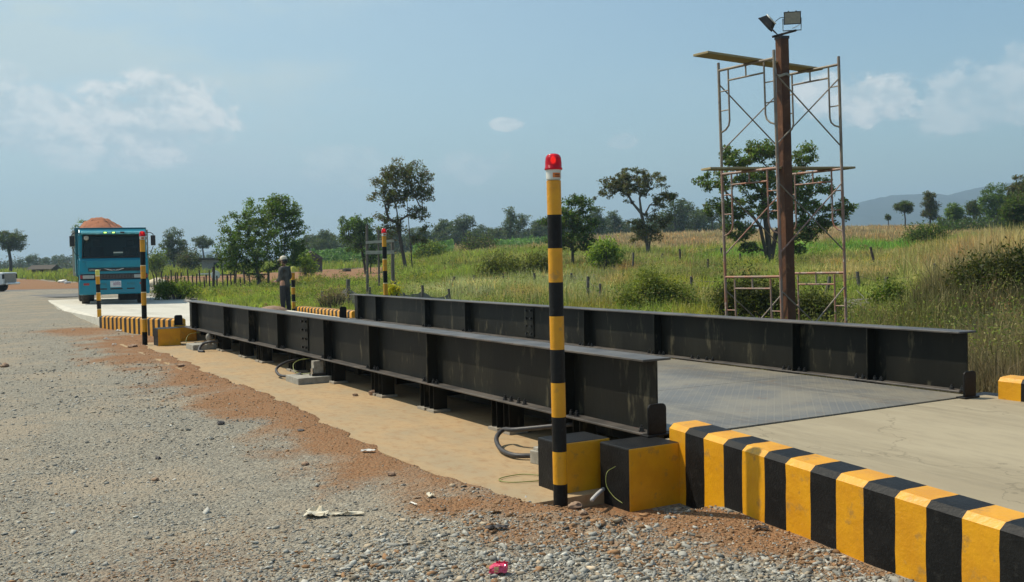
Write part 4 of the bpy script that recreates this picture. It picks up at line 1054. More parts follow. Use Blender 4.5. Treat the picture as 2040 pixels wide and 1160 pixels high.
# ------------------------------------------------------------------ man
def skin_body(name, nodes, edges, mat, parent, lvl=2):
    me = bpy.data.meshes.new(name); me.from_pydata([n[0] for n in nodes], edges, []); me.materials.append(mat)
    o = bpy.data.objects.new(name, me); col.objects.link(o); o.parent = parent
    sk = o.modifiers.new('skin', 'SKIN'); sk.use_smooth_shade = True
    for i, n in enumerate(nodes):
        r = n[1]; r = (r, r) if not isinstance(r, tuple) else r
        me.skin_vertices[0].data[i].radius = r; me.skin_vertices[0].data[i].use_root = (i == 0)
    ss = o.modifiers.new('sub', 'SUBSURF'); ss.levels = lvl; ss.render_levels = lvl
    return o
man_pos = pt(566, 520, 27.6); man_pos[2] = tz(man_pos[0], man_pos[1])+.02
# local axes: +x is the way he faces (towards picture left, slightly away), +y his left side
face = Vector((-cY, sY, 0))*.93 + Vector((sY, cY, 0))*.36
man = empty('person', man_pos, math.atan2(face.y, face.x), 'man in cream cap and dark grey jacket standing beside the short striped bollard', 'person')
S = .955
def N(x, y, z, r): return ((x*S, y*S, z*S), r*S if not isinstance(r, tuple) else (r[0]*S, r[1]*S))
body_n = [N(0, 0, .95, (.11, .09)), N(0, 0, 1.12, (.11, .085)), N(0, 0, 1.30, (.14, .095)), N(-.005, 0, 1.40, (.12, .09)), N(.0, 0, 1.47, .052), N(.015, 0, 1.53, .054), N(.02, 0, 1.585, (.075, .088)), N(.02, 0, 1.66, (.078, .09)), N(.01, 0, 1.715, (.05, .058)),
          N(0, .09, .88, .095), N(.02, .095, .50, .062), N(-.01, .10, .10, .042), N(.10, .115, .035, .036),
          N(0, -.09, .88, .095), N(-.03, -.10, .50, .062), N(-.06, -.11, .10, .042), N(.05, -.13, .035, .036),
          N(0, .19, 1.38, .06), N(-.03, .235, 1.12, .046), N(.16, .20, 1.02, .036), N(.22, .16, 1.03, .03),
          N(0, -.19, 1.38, .06), N(-.04, -.235, 1.12, .046), N(.15, -.16, 1.03, .036), N(.21, -.10, 1.05, .03)]
be = [(0, 1), (1, 2), (2, 3), (3, 4), (4, 5), (5, 6), (6, 7), (7, 8), (0, 9), (9, 10), (10, 11), (11, 12), (0, 13), (13, 14), (14, 15), (15, 16), (3, 17), (17, 18), (18, 19), (19, 20), (3, 21), (21, 22), (22, 23), (23, 24)]
skin_body('body', body_n, be, mat_skin, man)
for s, hc in ((1, (.22, .16, 1.03)), (-1, (.21, -.10, 1.05))):
    hn = [N(hc[0]-.01, hc[1], hc[2], (.034, .02)), N(hc[0]+.05, hc[1]-.01*s, hc[2]-.005, (.038, .018))]; he = [(0, 1)]
    hand = skin_body('hand', hn, he, mat_skin, man, 1)
    for f_ in range(4):
        yy = hc[1]+(-.028+.019*f_); L = (.055, .07, .074, .062)[f_]
        fn = [N(hc[0]+.06, yy, hc[2], .010), N(hc[0]+.06+L*.55, yy, hc[2]-.012, .0095), N(hc[0]+.06+L*.8, yy, hc[2]-.04, .008)]
        skin_body('finger', fn, [(0, 1), (1, 2)], mat_skin, hand, 1)
    tn = [N(hc[0]+.01, hc[1]-.035*s, hc[2]+.005, .012), N(hc[0]+.045, hc[1]-.058*s, hc[2]+.005, .0105), N(hc[0]+.075, hc[1]-.06*s, hc[2]-.01, .0085)]
    skin_body('thumb', tn, [(0, 1), (1, 2)], mat_skin, hand, 1)
jn = [N(0, 0, .80, (.165, .13)), N(0, 0, .92, (.168, .13)), N(0, 0, 1.10, (.165, .125)), N(0, 0, 1.30, (.185, .128)), N(-.005, 0, 1.41, (.125, .09)), N(0, 0, 1.465, .066),
      N(0, .195, 1.38, .078), N(-.03, .245, 1.12, .064), N(.13, .21, 1.03, .052), N(0, -.195, 1.38, .078), N(-.04, -.245, 1.12, .064), N(.12, -.175, 1.035, .052)]
skin_body('jacket', jn, [(0, 1), (1, 2), (2, 3), (3, 4), (4, 5), (4, 6), (6, 7), (7, 8), (4, 9), (9, 10), (10, 11)], mat_jacket, man)
tn = [N(0, 0, 1.0, (.145, .112)), N(0, .092, .84, .108), N(.02, .097, .50, .082), N(-.008, .10, .12, .066), N(0, -.092, .84, .108), N(-.03, -.10, .50, .082), N(-.058, -.11, .12, .066)]
skin_body('trousers', tn, [(0, 1), (1, 2), (2, 3), (0, 4), (4, 5), (5, 6)], mat_trouser, man)
for x, y in ((-.01, .10), (-.06, -.11)):
    skin_body('shoe', [N(x-.05, y, .045, .045), N(x+.06, y+.008, .045, .045), N(x+.16, y+.014, .035, .036)], [(0, 1), (1, 2)], mat_shoe, man)
b = MB(); c = Vector((.018, 0, 1.66))*S
b.lathe([(.104*S, -.02), (.108*S, .02), (.10*S, .055), (.075*S, .085), (.03*S, .100)], c, 20); cp = b.build('cap', mat_cap, man, smooth=True)
vs = []; fs = []
for i in range(9):
    a = -1.0+2.0*i/8; vs += [(c.x+.098*S*math.cos(a), .098*S*math.sin(a), c.z+.005), (c.x+(.098+.10*math.cos(a*.9))*S*max(.6, math.cos(a*.4)), .115*S*math.sin(a), c.z-.018)]
for i in range(8): fs.append((2*i, 2*i+1, 2*i+3, 2*i+2))
b = MB(); b.add(vs, fs); br = b.build('brim', mat_cap, cp, smooth=True); q = br.modifiers.new('t', 'SOLIDIFY'); q.thickness = .008
b = MB(); b.lathe([(.02, -.13), (.085, -.10), (.098, -.05), (.098, .0)], c+Vector((-.022, 0, 0)), 16); b.build('hair', mat_hair, man, smooth=True)
b = MB()
b.tube([c+Vector((.10, 0, -.045)), c+Vector((.118, 0, -.075)), c+Vector((.102, 0, -.085))], [.008, .015, .010], 8); b.build('nose', mat_skin, man, smooth=True)
for s in (-1, 1):
    b = MB(); b.lathe([(.004, -.006), (.010, 0), (.004, .006)], c+Vector((.094, .033*s, -.045)), 8); b.build('eye', mat_hair, man, smooth=True)
    b = MB(); b.box(c+Vector((-.005, .092*s, -.06)), (.035, .014, .06)); b.build('ear', mat_skin, man, bevel=.006)
b = MB(); b.box(c+Vector((.094, 0, -.118)), (.012, .045, .010)); b.build('mouth', mat_redlamp, man, bevel=.003)

# ------------------------------------------------------------------ truck
tp = pt(230, 607, 37.6); TR0 = (tp[0], tp[1], .055)
ramp_slope = math.atan2(-.115, 14.5)
trk = empty('dump_truck', TR0, R_(-8.5), 'turquoise dump truck with chrome winged badge facing the weighbridge', 'truck')
trk.rotation_euler = (0, 0, R_(-6.0)); trk.scale = (1, 1, 1.085)
HW = 1.225
def part(name, b, m, parent=trk, **k): return b.build(name, m, parent, **k)
# cab shell: side profile (y back, z up) extruded, with the screen opening framed by pillars
b = MB()
b.prism([(.10, .95), (.06, 1.12), (.10, 1.55), (.16, 1.62), (1.95, 1.62), (1.95, .72), (1.55, .72), (1.48, 1.02), (1.18, 1.18), (.82, 1.02), (.62, .72), (.10, .72)], 0, -HW+.02, HW-.02)
cab = part('cab', b, mat_truck, bevel=.025)
b = MB()
for s in (-1, 1):
    b.add([(s*(HW-.02), .16, 1.62), (s*(HW-.13), .16, 1.62), (s*(HW-.17), .34, 2.46), (s*(HW-.06), .34, 2.46),
           (s*(HW-.02), .30, 1.62), (s*(HW-.13), .30, 1.62), (s*(HW-.17), .46, 2.46), (s*(HW-.06), .46, 2.46)],
          [(0, 1, 2, 3), (7, 6, 5, 4), (0, 3, 7, 4), (1, 5, 6, 2), (3, 2, 6, 7), (0, 4, 5, 1)])
    b.mm(min(s*(HW-.02), s*(HW-.10)), max(s*(HW-.02), s*(HW-.10)), 1.25, 1.95, 1.62, 2.46)
b.prism([(.32, 2.42), (.26, 2.50), (.42, 2.62), (1.95, 2.62), (1.95, 2.42)], 0, -HW+.04, HW-.04)
b.mm(-HW+.05, HW-.05, 1.90, 1.95, 1.62, 2.45)
part('cab_roof', b, mat_truck, bevel=.02)
# drip visor with a wavy edge
b = MB(); vs = []; fs = []; n = 44
for i in range(n+1):
    x = -1.10+2.20*i/n; w = .028*abs(math.sin(i/n*math.pi*8))
    vs += [(x, .30, 2.56), (x, .10, 2.535-w*.3), (x, .07, 2.45+w)]
for i in range(n):
    for k in range(2): fs.append((3*i+k, 3*i+k+1, 3*i+3+k+1, 3*i+3+k))
b.add(vs, fs); vz = part('sun_visor', b, M_('pale_turquoise_visor', (.10, .42, .48), (.16, .50, .55), 4, .18, coat=.8), smooth=True); q = vz.modifiers.new('t', 'SOLIDIFY'); q.thickness = .02
for i, x in enumerate((-.27, .02, .33)):
    b = MB(); b.mm(x-.075, x+.075, .045, .09, 2.475, 2.535); hl = part('roof_lamp', b, mat_under, bevel=.008)
    if i < 2: b = MB(); b.mm(x-.05, x+.045, .030, .046, 2.487, 2.523); part('lamp_lens', b, mat_greenlamp, hl)
# windscreen
b = MB(); b.add([(-1.03, .17, 1.66), (1.03, .17, 1.66), (1.00, .325, 2.42), (-1.00, .325, 2.42)], [(0, 1, 2, 3)])
ws = part('windscreen', b, mat_glass); q = ws.modifiers.new('t', 'SOLIDIFY'); q.thickness = .006
b = MB(); b.tube([(-1.08, .158, 1.645), (1.08, .158, 1.645), (1.04, .315, 2.43), (-1.04, .315, 2.43), (-1.08, .158, 1.645)], .022, 6); part('window_rubber', b, mat_under, ws)
for x in (-.55, .15):
    b = MB(); b.tube([(x, .14, 1.655), (x+.55, .15, 1.69)], .012, 5); part('wiper', b, mat_under, ws)
b = MB(); b.mm(.0, .34, .20, .22, 1.70, 1.83); part('dash_card', b, mat_white_plastic)
b = MB(); b.tube([(.72+.21*math.cos(a), .55+.05*math.sin(a), 1.80+.17*math.sin(a)) for a in np.linspace(0, 6.283, 21)], .016, 6, cap=False); part('steering_wheel', b, mat_under, smooth=True)
b = MB(); b.mm(-1.1, 1.1, .30, .62, 1.60, 1.69); part('dashboard', b, mat_under)
for x in (-.55, .65):
    b = MB(); b.mm(x-.25, x+.25, 1.25, 1.45, 1.3, 2.02); b.mm(x-.13, x+.13, 1.27, 1.40, 2.04, 2.28); part('seat', b, mat_under, bevel=.04)
b = MB(); b.mm(-.95, -.88, .36, .39, 2.18, 2.33); part('sun_flap', b, mat_slatwood)
for s in (-1, 1):
    b = MB(); x = s*(HW-.055); b.add([(x, .36, 1.66), (x, 1.22, 1.66), (x, 1.22, 2.40), (x, .50, 2.40)], [(0, 1, 2, 3)])
    sg = part('side_window', b, mat_glass); q = sg.modifiers.new('t', 'SOLIDIFY'); q.thickness = .006
    b = MB(); x = s*(HW+.0); b.mm(x-.022, x+.022, .45, 1.40, 1.05, 1.60); dr = part('door', b, mat_truck, bevel=.02)
    b = MB(); b.mm(x+s*.03-.015, x+s*.03+.015, 1.15, 1.32, 1.38, 1.42); part('handle', b, mat_under, dr)
    # mirror
    b = MB(); xo = s*(HW+.20)
    b.tube(curve_pts([(s*(HW-.05), .28, 2.50), (s*(HW+.10), .18, 2.50), (xo, .10, 2.44), (xo, .10, 2.36)]), .014, 6)
    b.tube(curve_pts([(s*(HW-.02), .20, 1.72), (s*(HW+.10), .15, 1.78), (xo, .10, 2.02)]), .012, 6)
    ma = part('mirror_arm', b, mat_under)
    b = MB(); b.mm(xo-.085, xo+.085, .07, .14, 2.04, 2.40); part('mirror', b, mat_under, ma, bevel=.02)
b = MB(); b.lathe([(.02, -.09), (.075, -.06), (.085, 0), (.075, .05), (.02, .07)], (-.93, .10, 2.33), 14); part('round_mirror', b, mat_slatwood, auto=50)
drv = bpy.data.objects.new('person', None); col.objects.link(drv); drv.location = Vector(TR0)+Vector((.62, 1.02, 1.25)); drv.rotation_euler = (0, 0, -math.pi/2)
tag(drv, 'driver in a pale shirt dimly seen behind the truck windscreen', 'person')
skin_body('body', [((0, 0, .02), (.12, .15)), ((0, 0, .30), (.11, .15)), ((0, 0, .50), (.09, .12)), ((.01, 0, .60), (.05, .05)), ((.02, 0, .70), (.075, .085)), ((.02, 0, .80), (.075, .085)), ((.02, .20, .46), (.055, .055)), ((.16, .25, .25), (.045, .045)), ((.38, .16, .36), (.035, .035)), ((.02, -.20, .46), (.055, .055)), ((.16, -.25, .25), (.045, .045)), ((.38, -.14, .36), (.035, .035))],
          [(0, 1), (1, 2), (2, 3), (3, 4), (4, 5), (2, 6), (6, 7), (7, 8), (2, 9), (9, 10), (10, 11)], mat_skin, drv)
skin_body('shirt', [((0, 0, .0), (.14, .17)), ((0, 0, .30), (.13, .17)), ((0, 0, .50), (.105, .14)), ((.02, .205, .46), (.07, .07)), ((.13, .25, .29), (.06, .06)), ((.02, -.205, .46), (.07, .07)), ((.13, -.25, .29), (.06, .06))], [(0, 1), (1, 2), (2, 3), (3, 4), (2, 5), (5, 6)], mat_slatwood, drv)
b = MB(); b.lathe([(.02, -.10), (.085, -.05), (.095, .01), (.06, .075), (.01, .09)], (-.005, 0, .80), 14); b.build('hair', mat_hair, drv, smooth=True)
# front face bands
b = MB(); b.mm(-.97, 1.06, .035, .08, 1.30, 1.545); part('front_panel', b, mat_truck, bevel=.012)
b = MB(); b.mm(-.90, .98, .028, .08, 1.165, 1.275); st = part('badge_strip', b, mat_under, bevel=.012)
b = MB()
for s in (-1, 1):
    b.add([(s*.04, .012, 1.185), (s*.36, .012, 1.255), (s*.30, .012, 1.235), (s*.17, .012, 1.195), (s*.04, .012, 1.175),
           (s*.04, .026, 1.185), (s*.36, .026, 1.258), (s*.30, .026, 1.235), (s*.17, .026, 1.195), (s*.04, .026, 1.172)], [(0, 1, 2, 3, 4), (9, 8, 7, 6, 5)]+[(i, (i+1) % 5, 5+(i+1) % 5, 5+i) for i in range(5)])
    b.add([(s*.05, .012, 1.21), (s*.34, .012, 1.262), (s*.36, .012, 1.255), (s*.05, .012, 1.195), (s*.05, .026, 1.21), (s*.34, .026, 1.264), (s*.36, .026, 1.255), (s*.05, .026, 1.192)], [(0, 1, 2, 3), (7, 6, 5, 4)]+[(i, (i+1) % 4, 4+(i+1) % 4, 4+i) for i in range(4)])
b.lathe([(.03, -.02), (.045, 0), (.03, .02)], (0, .02, 1.205), 10)
part('winged_badge', b, mat_chrome, st)
# worn raised lettering: only strokes can be made out
b = MB(); rs = random.Random(3); x = -.86
for i in range(8):
    w = .033+.008*(i % 3 == 0)
    b.mm(x, x+.010, .018, .027, 1.195, 1.238); 
    if i % 2 == 0: b.mm(x+.0102, x+w-.0102, .018, .027, 1.210+.014*(i % 4 == 0), 1.219+.014*(i % 4 == 0))
    else: b.mm(x+.0102, x+w-.0102, .018, .027, 1.229, 1.238)
    b.mm(x+w-.010, x+w, .018, .027, 1.195, 1.238)
    x += w+.014
part('lettering', b, mat_chrome, st)
b = MB(); b.mm(-1.17, 1.17, .045, .10, .885, 1.075); gr = part('grille', b, mat_under, bevel=.012)
b = MB()
for x in np.arange(-.62, .70, .052): b.mm(x, x+.020, .030, .0445, .93, 1.045)
b.mm(-.66, .72, .028, .0445, .905, .922)
part('grille_bars', b, M_('dull_grille_bars', (.10, .085, .08), None, 8, .4), gr)
for s in (-1, 1):
    b = MB(); c = s*.90; b.mm(c-.20, c+.20, .022, .05, .915, 1.04); part('headlight', b, mat_lamp, bevel=.015)
    b = MB(); c = s*1.145; b.mm(c-.04, c+.04, .022, .05, .92, 1.035); part('indicator', b, mat_redlamp, bevel=.01)
b = MB(); b.prism([(-1.235, .36), (1.235, .36), (1.245, .60), (1.225, .865), (-1.225, .865), (-1.245, .60)], 1, -.06, .30); b.mm(-1.235, -1.05, .30, .62, .40, .86); b.mm(1.05, 1.235, .30, .62, .40, .86)
bp_ = part('bumper', b, mat_truck, bevel=.04, seg=3)
for x0, x1 in ((-.55, -.27), (-.16, .27), (.42, .70)):
    b = MB(); b.mm(x0, x1, -.066, -.04, .525, .575); part('air_slot', b, mat_under, bp_, bevel=.01)
for x0 in (-.55, .44):
    b = MB()
    for i in range(6): b.mm(x0+i*.046, x0+i*.046+.022, -.066, -.05, .68, .76)
    part('vent_slats', b, mat_truck_dark, bp_)
for s in (-1, 1):
    b = MB(); b.mm(s*.98-.10, s*.98+.10, -.067, -.045, .69, .765); part('fog_lamp', b, mat_redlamp, bp_, bevel=.008)
b = MB(); b.mm(-.155, .225, -.075, -.058, .605, .825); np_ = part('number_plate', b, mat_plate, bp_, bevel=.004)
b = MB()
for i, (xx, hh) in enumerate(((-.045, .09), (.02, .10), (.085, .10), (.15, .10))):   # unreadable smudged figures
    b.mm(xx, xx+.014, -.079, -.0755, .67, .67+hh); b.mm(xx+.032, xx+.046, -.079, -.0755, .67, .67+hh); b.mm(xx+.0145, xx+.0315, -.079, -.0755, .67+hh-.014, .67+hh)
for i in range(5): b.mm(-.11+.06*i, -.08+.06*i, -.079, -.0755, .785, .80)
part('plate_figures', b, M_('plum_print', (.25, .06, .16), None, 9, .5), np_)
# wheels
def wheel(x, y, r, w, nm='wheel'):
    root = MB(); pr = [(r*.62, -w/2), (r*.94, -w/2), (r, -w/2+.03), (r, w/2-.03), (r*.94, w/2), (r*.62, w/2)]
    root.lathe(pr, (0, 0, 0), 32); o = part(nm, root, mat_tyre, auto=40); o.rotation_euler = (0, math.pi/2, 0); o.location = (x, y, r)
    b = MB(); b.lathe([(r*.60, -w/2+.02), (r*.62, w/2-.05), (r*.3, w/2-.03), (r*.2, w/2+.02)], (0, 0, 0), 24); part('rim', b, mat_slatwood, o, auto=40)
    return o
for s in (-1, 1):
    wheel(s*1.0, 1.18, .50, .29)
    wheel(s*1.06, 5.2, .50, .28); wheel(s*.74, 5.2, .50, .26); wheel(s*1.06, 6.45, .50, .28); wheel(s*.74, 6.45, .50, .26)
    b = MB()
    a = [(.62*math.cos(t), .62*math.sin(t)) for t in np.linspace(.35, math.pi-.35, 9)]
    for i in range(8): b.add([(s*.80, 1.18-a[i][0], .50+a[i][1]), (s*.80, 1.18-a[i+1][0], .50+a[i+1][1]), (s*1.20, 1.18-a[i+1][0], .50+a[i+1][1]), (s*1.20, 1.18-a[i][0], .50+a[i][1])], [(0, 1, 2, 3)])
    o = part('mudguard', b, mat_truck_dark); q = o.modifiers.new('t', 'SOLIDIFY'); q.thickness = .02
b = MB(); b.mm(-.5, -.36, .4, 7.6, .62, .86); b.mm(.36, .5, .4, 7.6, .62, .86); part('chassis_rail', b, mat_under)
b = MB(); b.mm(-.9, .9, 1.08, 1.28, .36, .56); b.mm(.15, .78, .55, 1.1, .13, .42); part('front_axle', b, mat_under, bevel=.03)
b = MB(); b.mm(.55, 1.1, 2.2, 3.6, .42, .86); part('fuel_tank', b, mat_under, bevel=.06)
b = MB(); b.mm(-1.1, -.55, 2.2, 3.4, .46, .86); part('battery_box', b, mat_under, bevel=.04)
# tipping body
BH = 1.30
b = MB(); b.mm(-BH, BH, 2.12, 2.20, .98, 2.72); b.mm(-BH+.05, BH-.05, 2.2, 7.8, .95, 1.08); b.mm(-BH, BH, 7.75, 7.85, 1.0, 2.35)
for s in (-1, 1): b.mm(min(s*BH, s*(BH-.06)), max(s*BH, s*(BH-.06)), 2.2, 7.75, 1.0, 2.25)
b.mm(-BH-.02, BH+.02, 2.06, 2.115, 2.62, 2.74)
tb = part('tipper_body', b, mat_truck_dark, bevel=.012)
b = MB()
for s in (-1, 1):
    for i in range(3): z = 2.30+.13*i; b.mm(min(s*(BH-.02), s*(BH+.04)), max(s*(BH-.02), s*(BH+.04)), 2.16, 7.75, z, z+.085)
    for y in (2.25, 3.6, 5.0, 6.4, 7.6): b.mm(min(s*(BH+.045), s*(BH+.09)), max(s*(BH+.045), s*(BH+.09)), y-.05, y+.05, 1.0, 2.66)
    b.mm(min(s*(BH+.005), s*(BH+.05)), max(s*(BH+.005), s*(BH+.05)), 2.16, 7.75, 1.0, 1.12); b.mm(min(s*(BH+.005), s*(BH+.05)), max(s*(BH+.005), s*(BH+.05)), 2.16, 7.75, 2.1, 2.2)
part('side_rails', b, mat_slatwood, tb)
# load and branches
def heap(name, X, Y, H, m, lab, cat):
    n = 44; V = []; Fq = []
    for j in range(n+1):
        for i in range(n+1):
            a, c = i/n*2-1, j/n*2-1
            f = max(0, 1-abs(a)**2.2)*max(0, 1-abs(c)**2.4)
            h = H*f*math.exp(-((a+.30)/.55)**2)*1.05 + .05*math.sin(7*a+3*c)*f+.04*math.sin(13*c-5*a)*f+.035*math.sin(29*a+17*c)*f+random.gauss(0, .018)*f
            V.append((a*X, c*Y, h))
    for j in range(n):
        for i in range(n): Fq.append((j*(n+1)+i, j*(n+1)+i+1, (j+1)*(n+1)+i+1, (j+1)*(n+1)+i))
    b = MB(); b.add(V, Fq)
    o = b.build(name, m, smooth=True); q = o.modifiers.new('t', 'SOLIDIFY'); q.thickness = .4; q.offset = -1
    return tag(o, lab, cat)
mt = Matrix.Translation(TR0) @ trk.rotation_euler.to_matrix().to_4x4()
o = heap('earth_load', 1.18, 2.72, .62, mat_dirt_load, 'heap of red earth loaded high in the dump truck', 'load'); o.matrix_world = mt @ Matrix.Translation((-.05, 4.95, 2.48))

# ------------------------------------------------------------------ pickup leaving at the left edge
pk0 = pt(26, 575, 61.5); pk0[2] = .03
pk = empty('pickup', pk0, -YAW, 'white pickup with black tail lamp driving out at the left edge of the road', 'pickup')
def pkp(name, b, m, parent=pk, **k): return b.build(name, m, parent, **k)
b = MB()
b.prism([(-5.0, .42), (-4.3, .36), (-4.05, .72), (-3.55, .72), (-3.3, .36), (-1.55, .36), (-1.35, .72), (-.75, .72), (-.55, .40), (-.16, .46), (-.14, 1.18), (-1.75, 1.20), (-3.7, 1.12), (-4.95, 1.0)], 1, -.85, .85)
body = pkp('body', b, mat_white_body, bevel=.05, seg=3)
b = MB(); b.prism([(-3.75, 1.12), (-3.15, 1.72), (-1.95, 1.74), (-1.75, 1.2)], 1, -.76, .76); cabp = pkp('cab', b, mat_white_body, bevel=.04)
b = MB(); b.prism([(-3.5, 1.18), (-3.08, 1.62), (-2.05, 1.64), (-1.9, 1.2)], 1, -.772, .772); pkp('side_window', b, mat_under, cabp)
for s in (-1, 1):
    b = MB(); b.mm(-.22, -.128, s*.79-.07, s*.79+.07, .80, 1.08); pkp('tail_lamp', b, mat_under, bevel=.01)
    for x in (-1.05, -3.8):
        k = MB(); k.lathe([(.2, -.1), (.34, -.1), (.36, -.07), (.36, .07), (.34, .1), (.2, .1)], (0, 0, 0), 24); o = pkp('wheel', k, mat_tyre, auto=40); o.rotation_euler = (R_(90), 0, 0); o.location = (x, s*.74, .36)
b = MB(); b.tube([(.02, -.75, .50), (.06, -.4, .50), (.06, .4, .50), (.02, .75, .50)], .07, 8); b.mm(-.10, .0, -.5, .5, .46, .54); pkp('rear_bumper', b, mat_chrome, auto=40)
b = MB(); b.mm(-.135, -.125, -.68, .68, .55, 1.12); pkp('tailgate', b, mat_galv)

# ------------------------------------------------------------------ vegetation
def leaf_quads(P, size, colr, upbias=.5, aspect=.5):
    """diamond leaves folded along the midrib"""
    n = len(P); P = np.asarray(P)
    a = rng.normal(size=(n, 3)); a[:, 2] -= .25; a /= np.linalg.norm(a, axis=1)[:, None]
    nr = rng.normal(size=(n, 3)); nr[:, 2] += upbias*2; b = np.cross(a, nr); b /= np.linalg.norm(b, axis=1)[:, None]+1e-9
    c = np.cross(b, a)
    s = (np.ones(n)*size)[:, None]
    V = np.stack((P-a*s*.5, P+b*s*aspect*.5+c*s*.10, P+a*s*.5, P-b*s*aspect*.5+c*s*.10), 1).reshape(-1, 3)
    return V, np.repeat(colr, 4, 0)
def foliage(name, P, size, colr, parent=None, mat=None, upbias=.5, aspect=.5):
    V, C = leaf_quads(P, size, colr, upbias, aspect); n = len(P)
    return np_mesh(name, V, np.arange(4*n), np.full(n, 4), mat or mat_leaf, C, parent)
def leaf_cols(n, pal, w=None, var=.22):
    pal = np.array(pal); k = rng.choice(len(pal), n, p=w)
    return np.clip(pal[k]*rng.uniform(1-var, 1+var, n)[:, None], 0, 1)
GREEN_D = [(.030, .050, .014), (.045, .068, .020), (.060, .080, .026), (.055, .050, .022)]
GREEN_M = [(.060, .105, .022), (.085, .135, .030), (.045, .075, .018), (.11, .14, .04)]
GREEN_L = [(.10, .17, .030), (.13, .20, .045), (.075, .13, .025)]
GREEN_RED = [(.045, .055, .020), (.065, .070, .024), (.075, .055, .026), (.055, .075, .02)]

def grow(attract, stems, trunk_r, b, mi=0, seed=0):
    """limbs from the stem tops out to every leaf clump; radii follow the load each limb carries"""
    nodes = []; par = []
    rs = np.random.default_rng(seed)
    for st in stems:                        # polyline from the ground up
        p = -1
        for q in st:
            nodes.append(np.array(q, float)); par.append(p); p = len(nodes)-1
    order = np.argsort([np.linalg.norm(a-np.array(stems[0][-1]))+.3*a[2] for a in attract])
    minz = min(st[1][2] if len(st) > 1 else 0 for st in stems)
    ends = []
    buf = np.zeros((60000, 3)); cnt = len(nodes); buf[:cnt] = np.array(nodes); ok = np.zeros(60000, bool); ok[:cnt] = [p_ != -1 for p_ in par]
    for k in order:
        a = attract[k]; dv = a[None]-buf[:cnt]; d_ = np.linalg.norm(dv, axis=1)
        pen = 1.0+.9*(dv[:, 2] < -.1*d_)+.3*(dv[:, 2] < .25*d_); sc_ = np.where(ok[:cnt], d_*pen, 1e9); best = int(np.argmin(sc_))
        q = buf[best].copy(); d = d_[best]; m = max(1, int(d/.7)); p = best
        for s in range(1, m+1):
            t = s/m; x = q+(a-q)*t; x = x+np.array([0, 0, .10*d*math.sin(math.pi*t)*(1 if a[2] > q[2] else -.5)])
            if s < m: x = x+rs.normal(0, .05*d, 3)*.6
            nodes.append(x); par.append(p); p = len(nodes)-1; buf[p] = x; ok[p] = True; cnt = p+1
        ends.append(p)
    load = np.zeros(len(nodes))
    for e in ends: load[e] += 1
    for i in range(len(nodes)-1, -1, -1):
        if par[i] >= 0: load[par[i]] += load[i]
    mx = max(load.max(), 1)
    rad = trunk_r*np.maximum(load/mx, .25/mx)**.52
    for i in range(len(nodes)):
        if par[i] >= 0:
            r0 = rad[par[i]] if par[par[i]] >= 0 else rad[i]*1.18
            r0 = min(r0, rad[i]*1.6)
            b.tube([nodes[par[i]], nodes[i]], [r0, rad[i]], 6 if rad[i] > .03 else 4, mi, cap=False)
def tree(label, base, blobs, stems, leaf, n_leaf, pal, seed, trunk_r=.16, clump=.45, nclump=90, bark=None, group=None, name='tree', w=None, hollow=.35):
    """blobs: (lateral, height, half width, half height) in metres about the base, in the vertical plane facing the viewpoint"""
    global rng
    rng = np.random.default_rng(seed); nclump = int(nclump*2.6); clump *= .78; n_leaf = int(n_leaf*1.5); leaf *= .76; pal = np.array(pal)*np.array([1.85, 1.85, 1.45]); trunk_r *= .72
    root = empty(name, base, -YAW, label, 'tree', group)
    ar = np.array([b_[2]*b_[3] for b_ in blobs]); k = rng.multinomial(nclump, ar/ar.sum()); C = []
    for (x, z, rx, rz), m in zip(blobs, k):
        if m == 0: m = 1
        d = rng.normal(size=(m, 3)); d /= np.linalg.norm(d, axis=1)[:, None]; r = (hollow+(1.25-hollow)*rng.uniform(size=m)**.8)[:, None]
        C.append(d*r*np.array([rx, min(rx, 2.2*rz)*.85, rz])+np.array([x, 0, z]))
    C = np.vstack(C)
    b = MB(); grow(list(C[rng.permutation(len(C))]), stems, trunk_r, b, 0, seed); b.build('trunk', bark or mat_bark, root, smooth=True)
    per = max(4, n_leaf//len(C)); P = np.repeat(C, per, 0)
    cs = np.repeat(rng.uniform(.65, 1.25, len(C)), per)
    q = rng.normal(size=P.shape); q /= np.linalg.norm(q, axis=1)[:, None]; q *= (rng.uniform(size=len(P))**.5)[:, None]
    P = P+q*(cs*clump)[:, None]*np.array([1, 1, .72])
    ctint = np.repeat(rng.uniform(.72, 1.28, len(C)), per)[:, None]
    foliage('crown', P, rng.uniform(.7, 1.3, len(P))*leaf*.92, np.clip(leaf_cols(len(P), pal, w)*ctint, 0, 1), root)
    return root
def pxtree(label, px, py, d, blobs, stems, **kw):
    """outline measured in photo pixels about the foot (px, py); turned into metres at the tree's own distance"""
    base = at_depth(px, d); s = d/F; hz = 535-.0195*(px+130)
    zfoot = CAM_H-(py-hz)*s; dz = zfoot-base[2]
    B = [((x-px)*s, (py-y)*s+dz, rx*s, ry*s) for x, y, rx, ry in blobs]
    St = [[((x-px)*s, dy, (py-y)*s+dz if i else -.3) for i, (x, y, dy) in enumerate(st)] for st in stems]
    return tree(label, base, B, St, **kw)

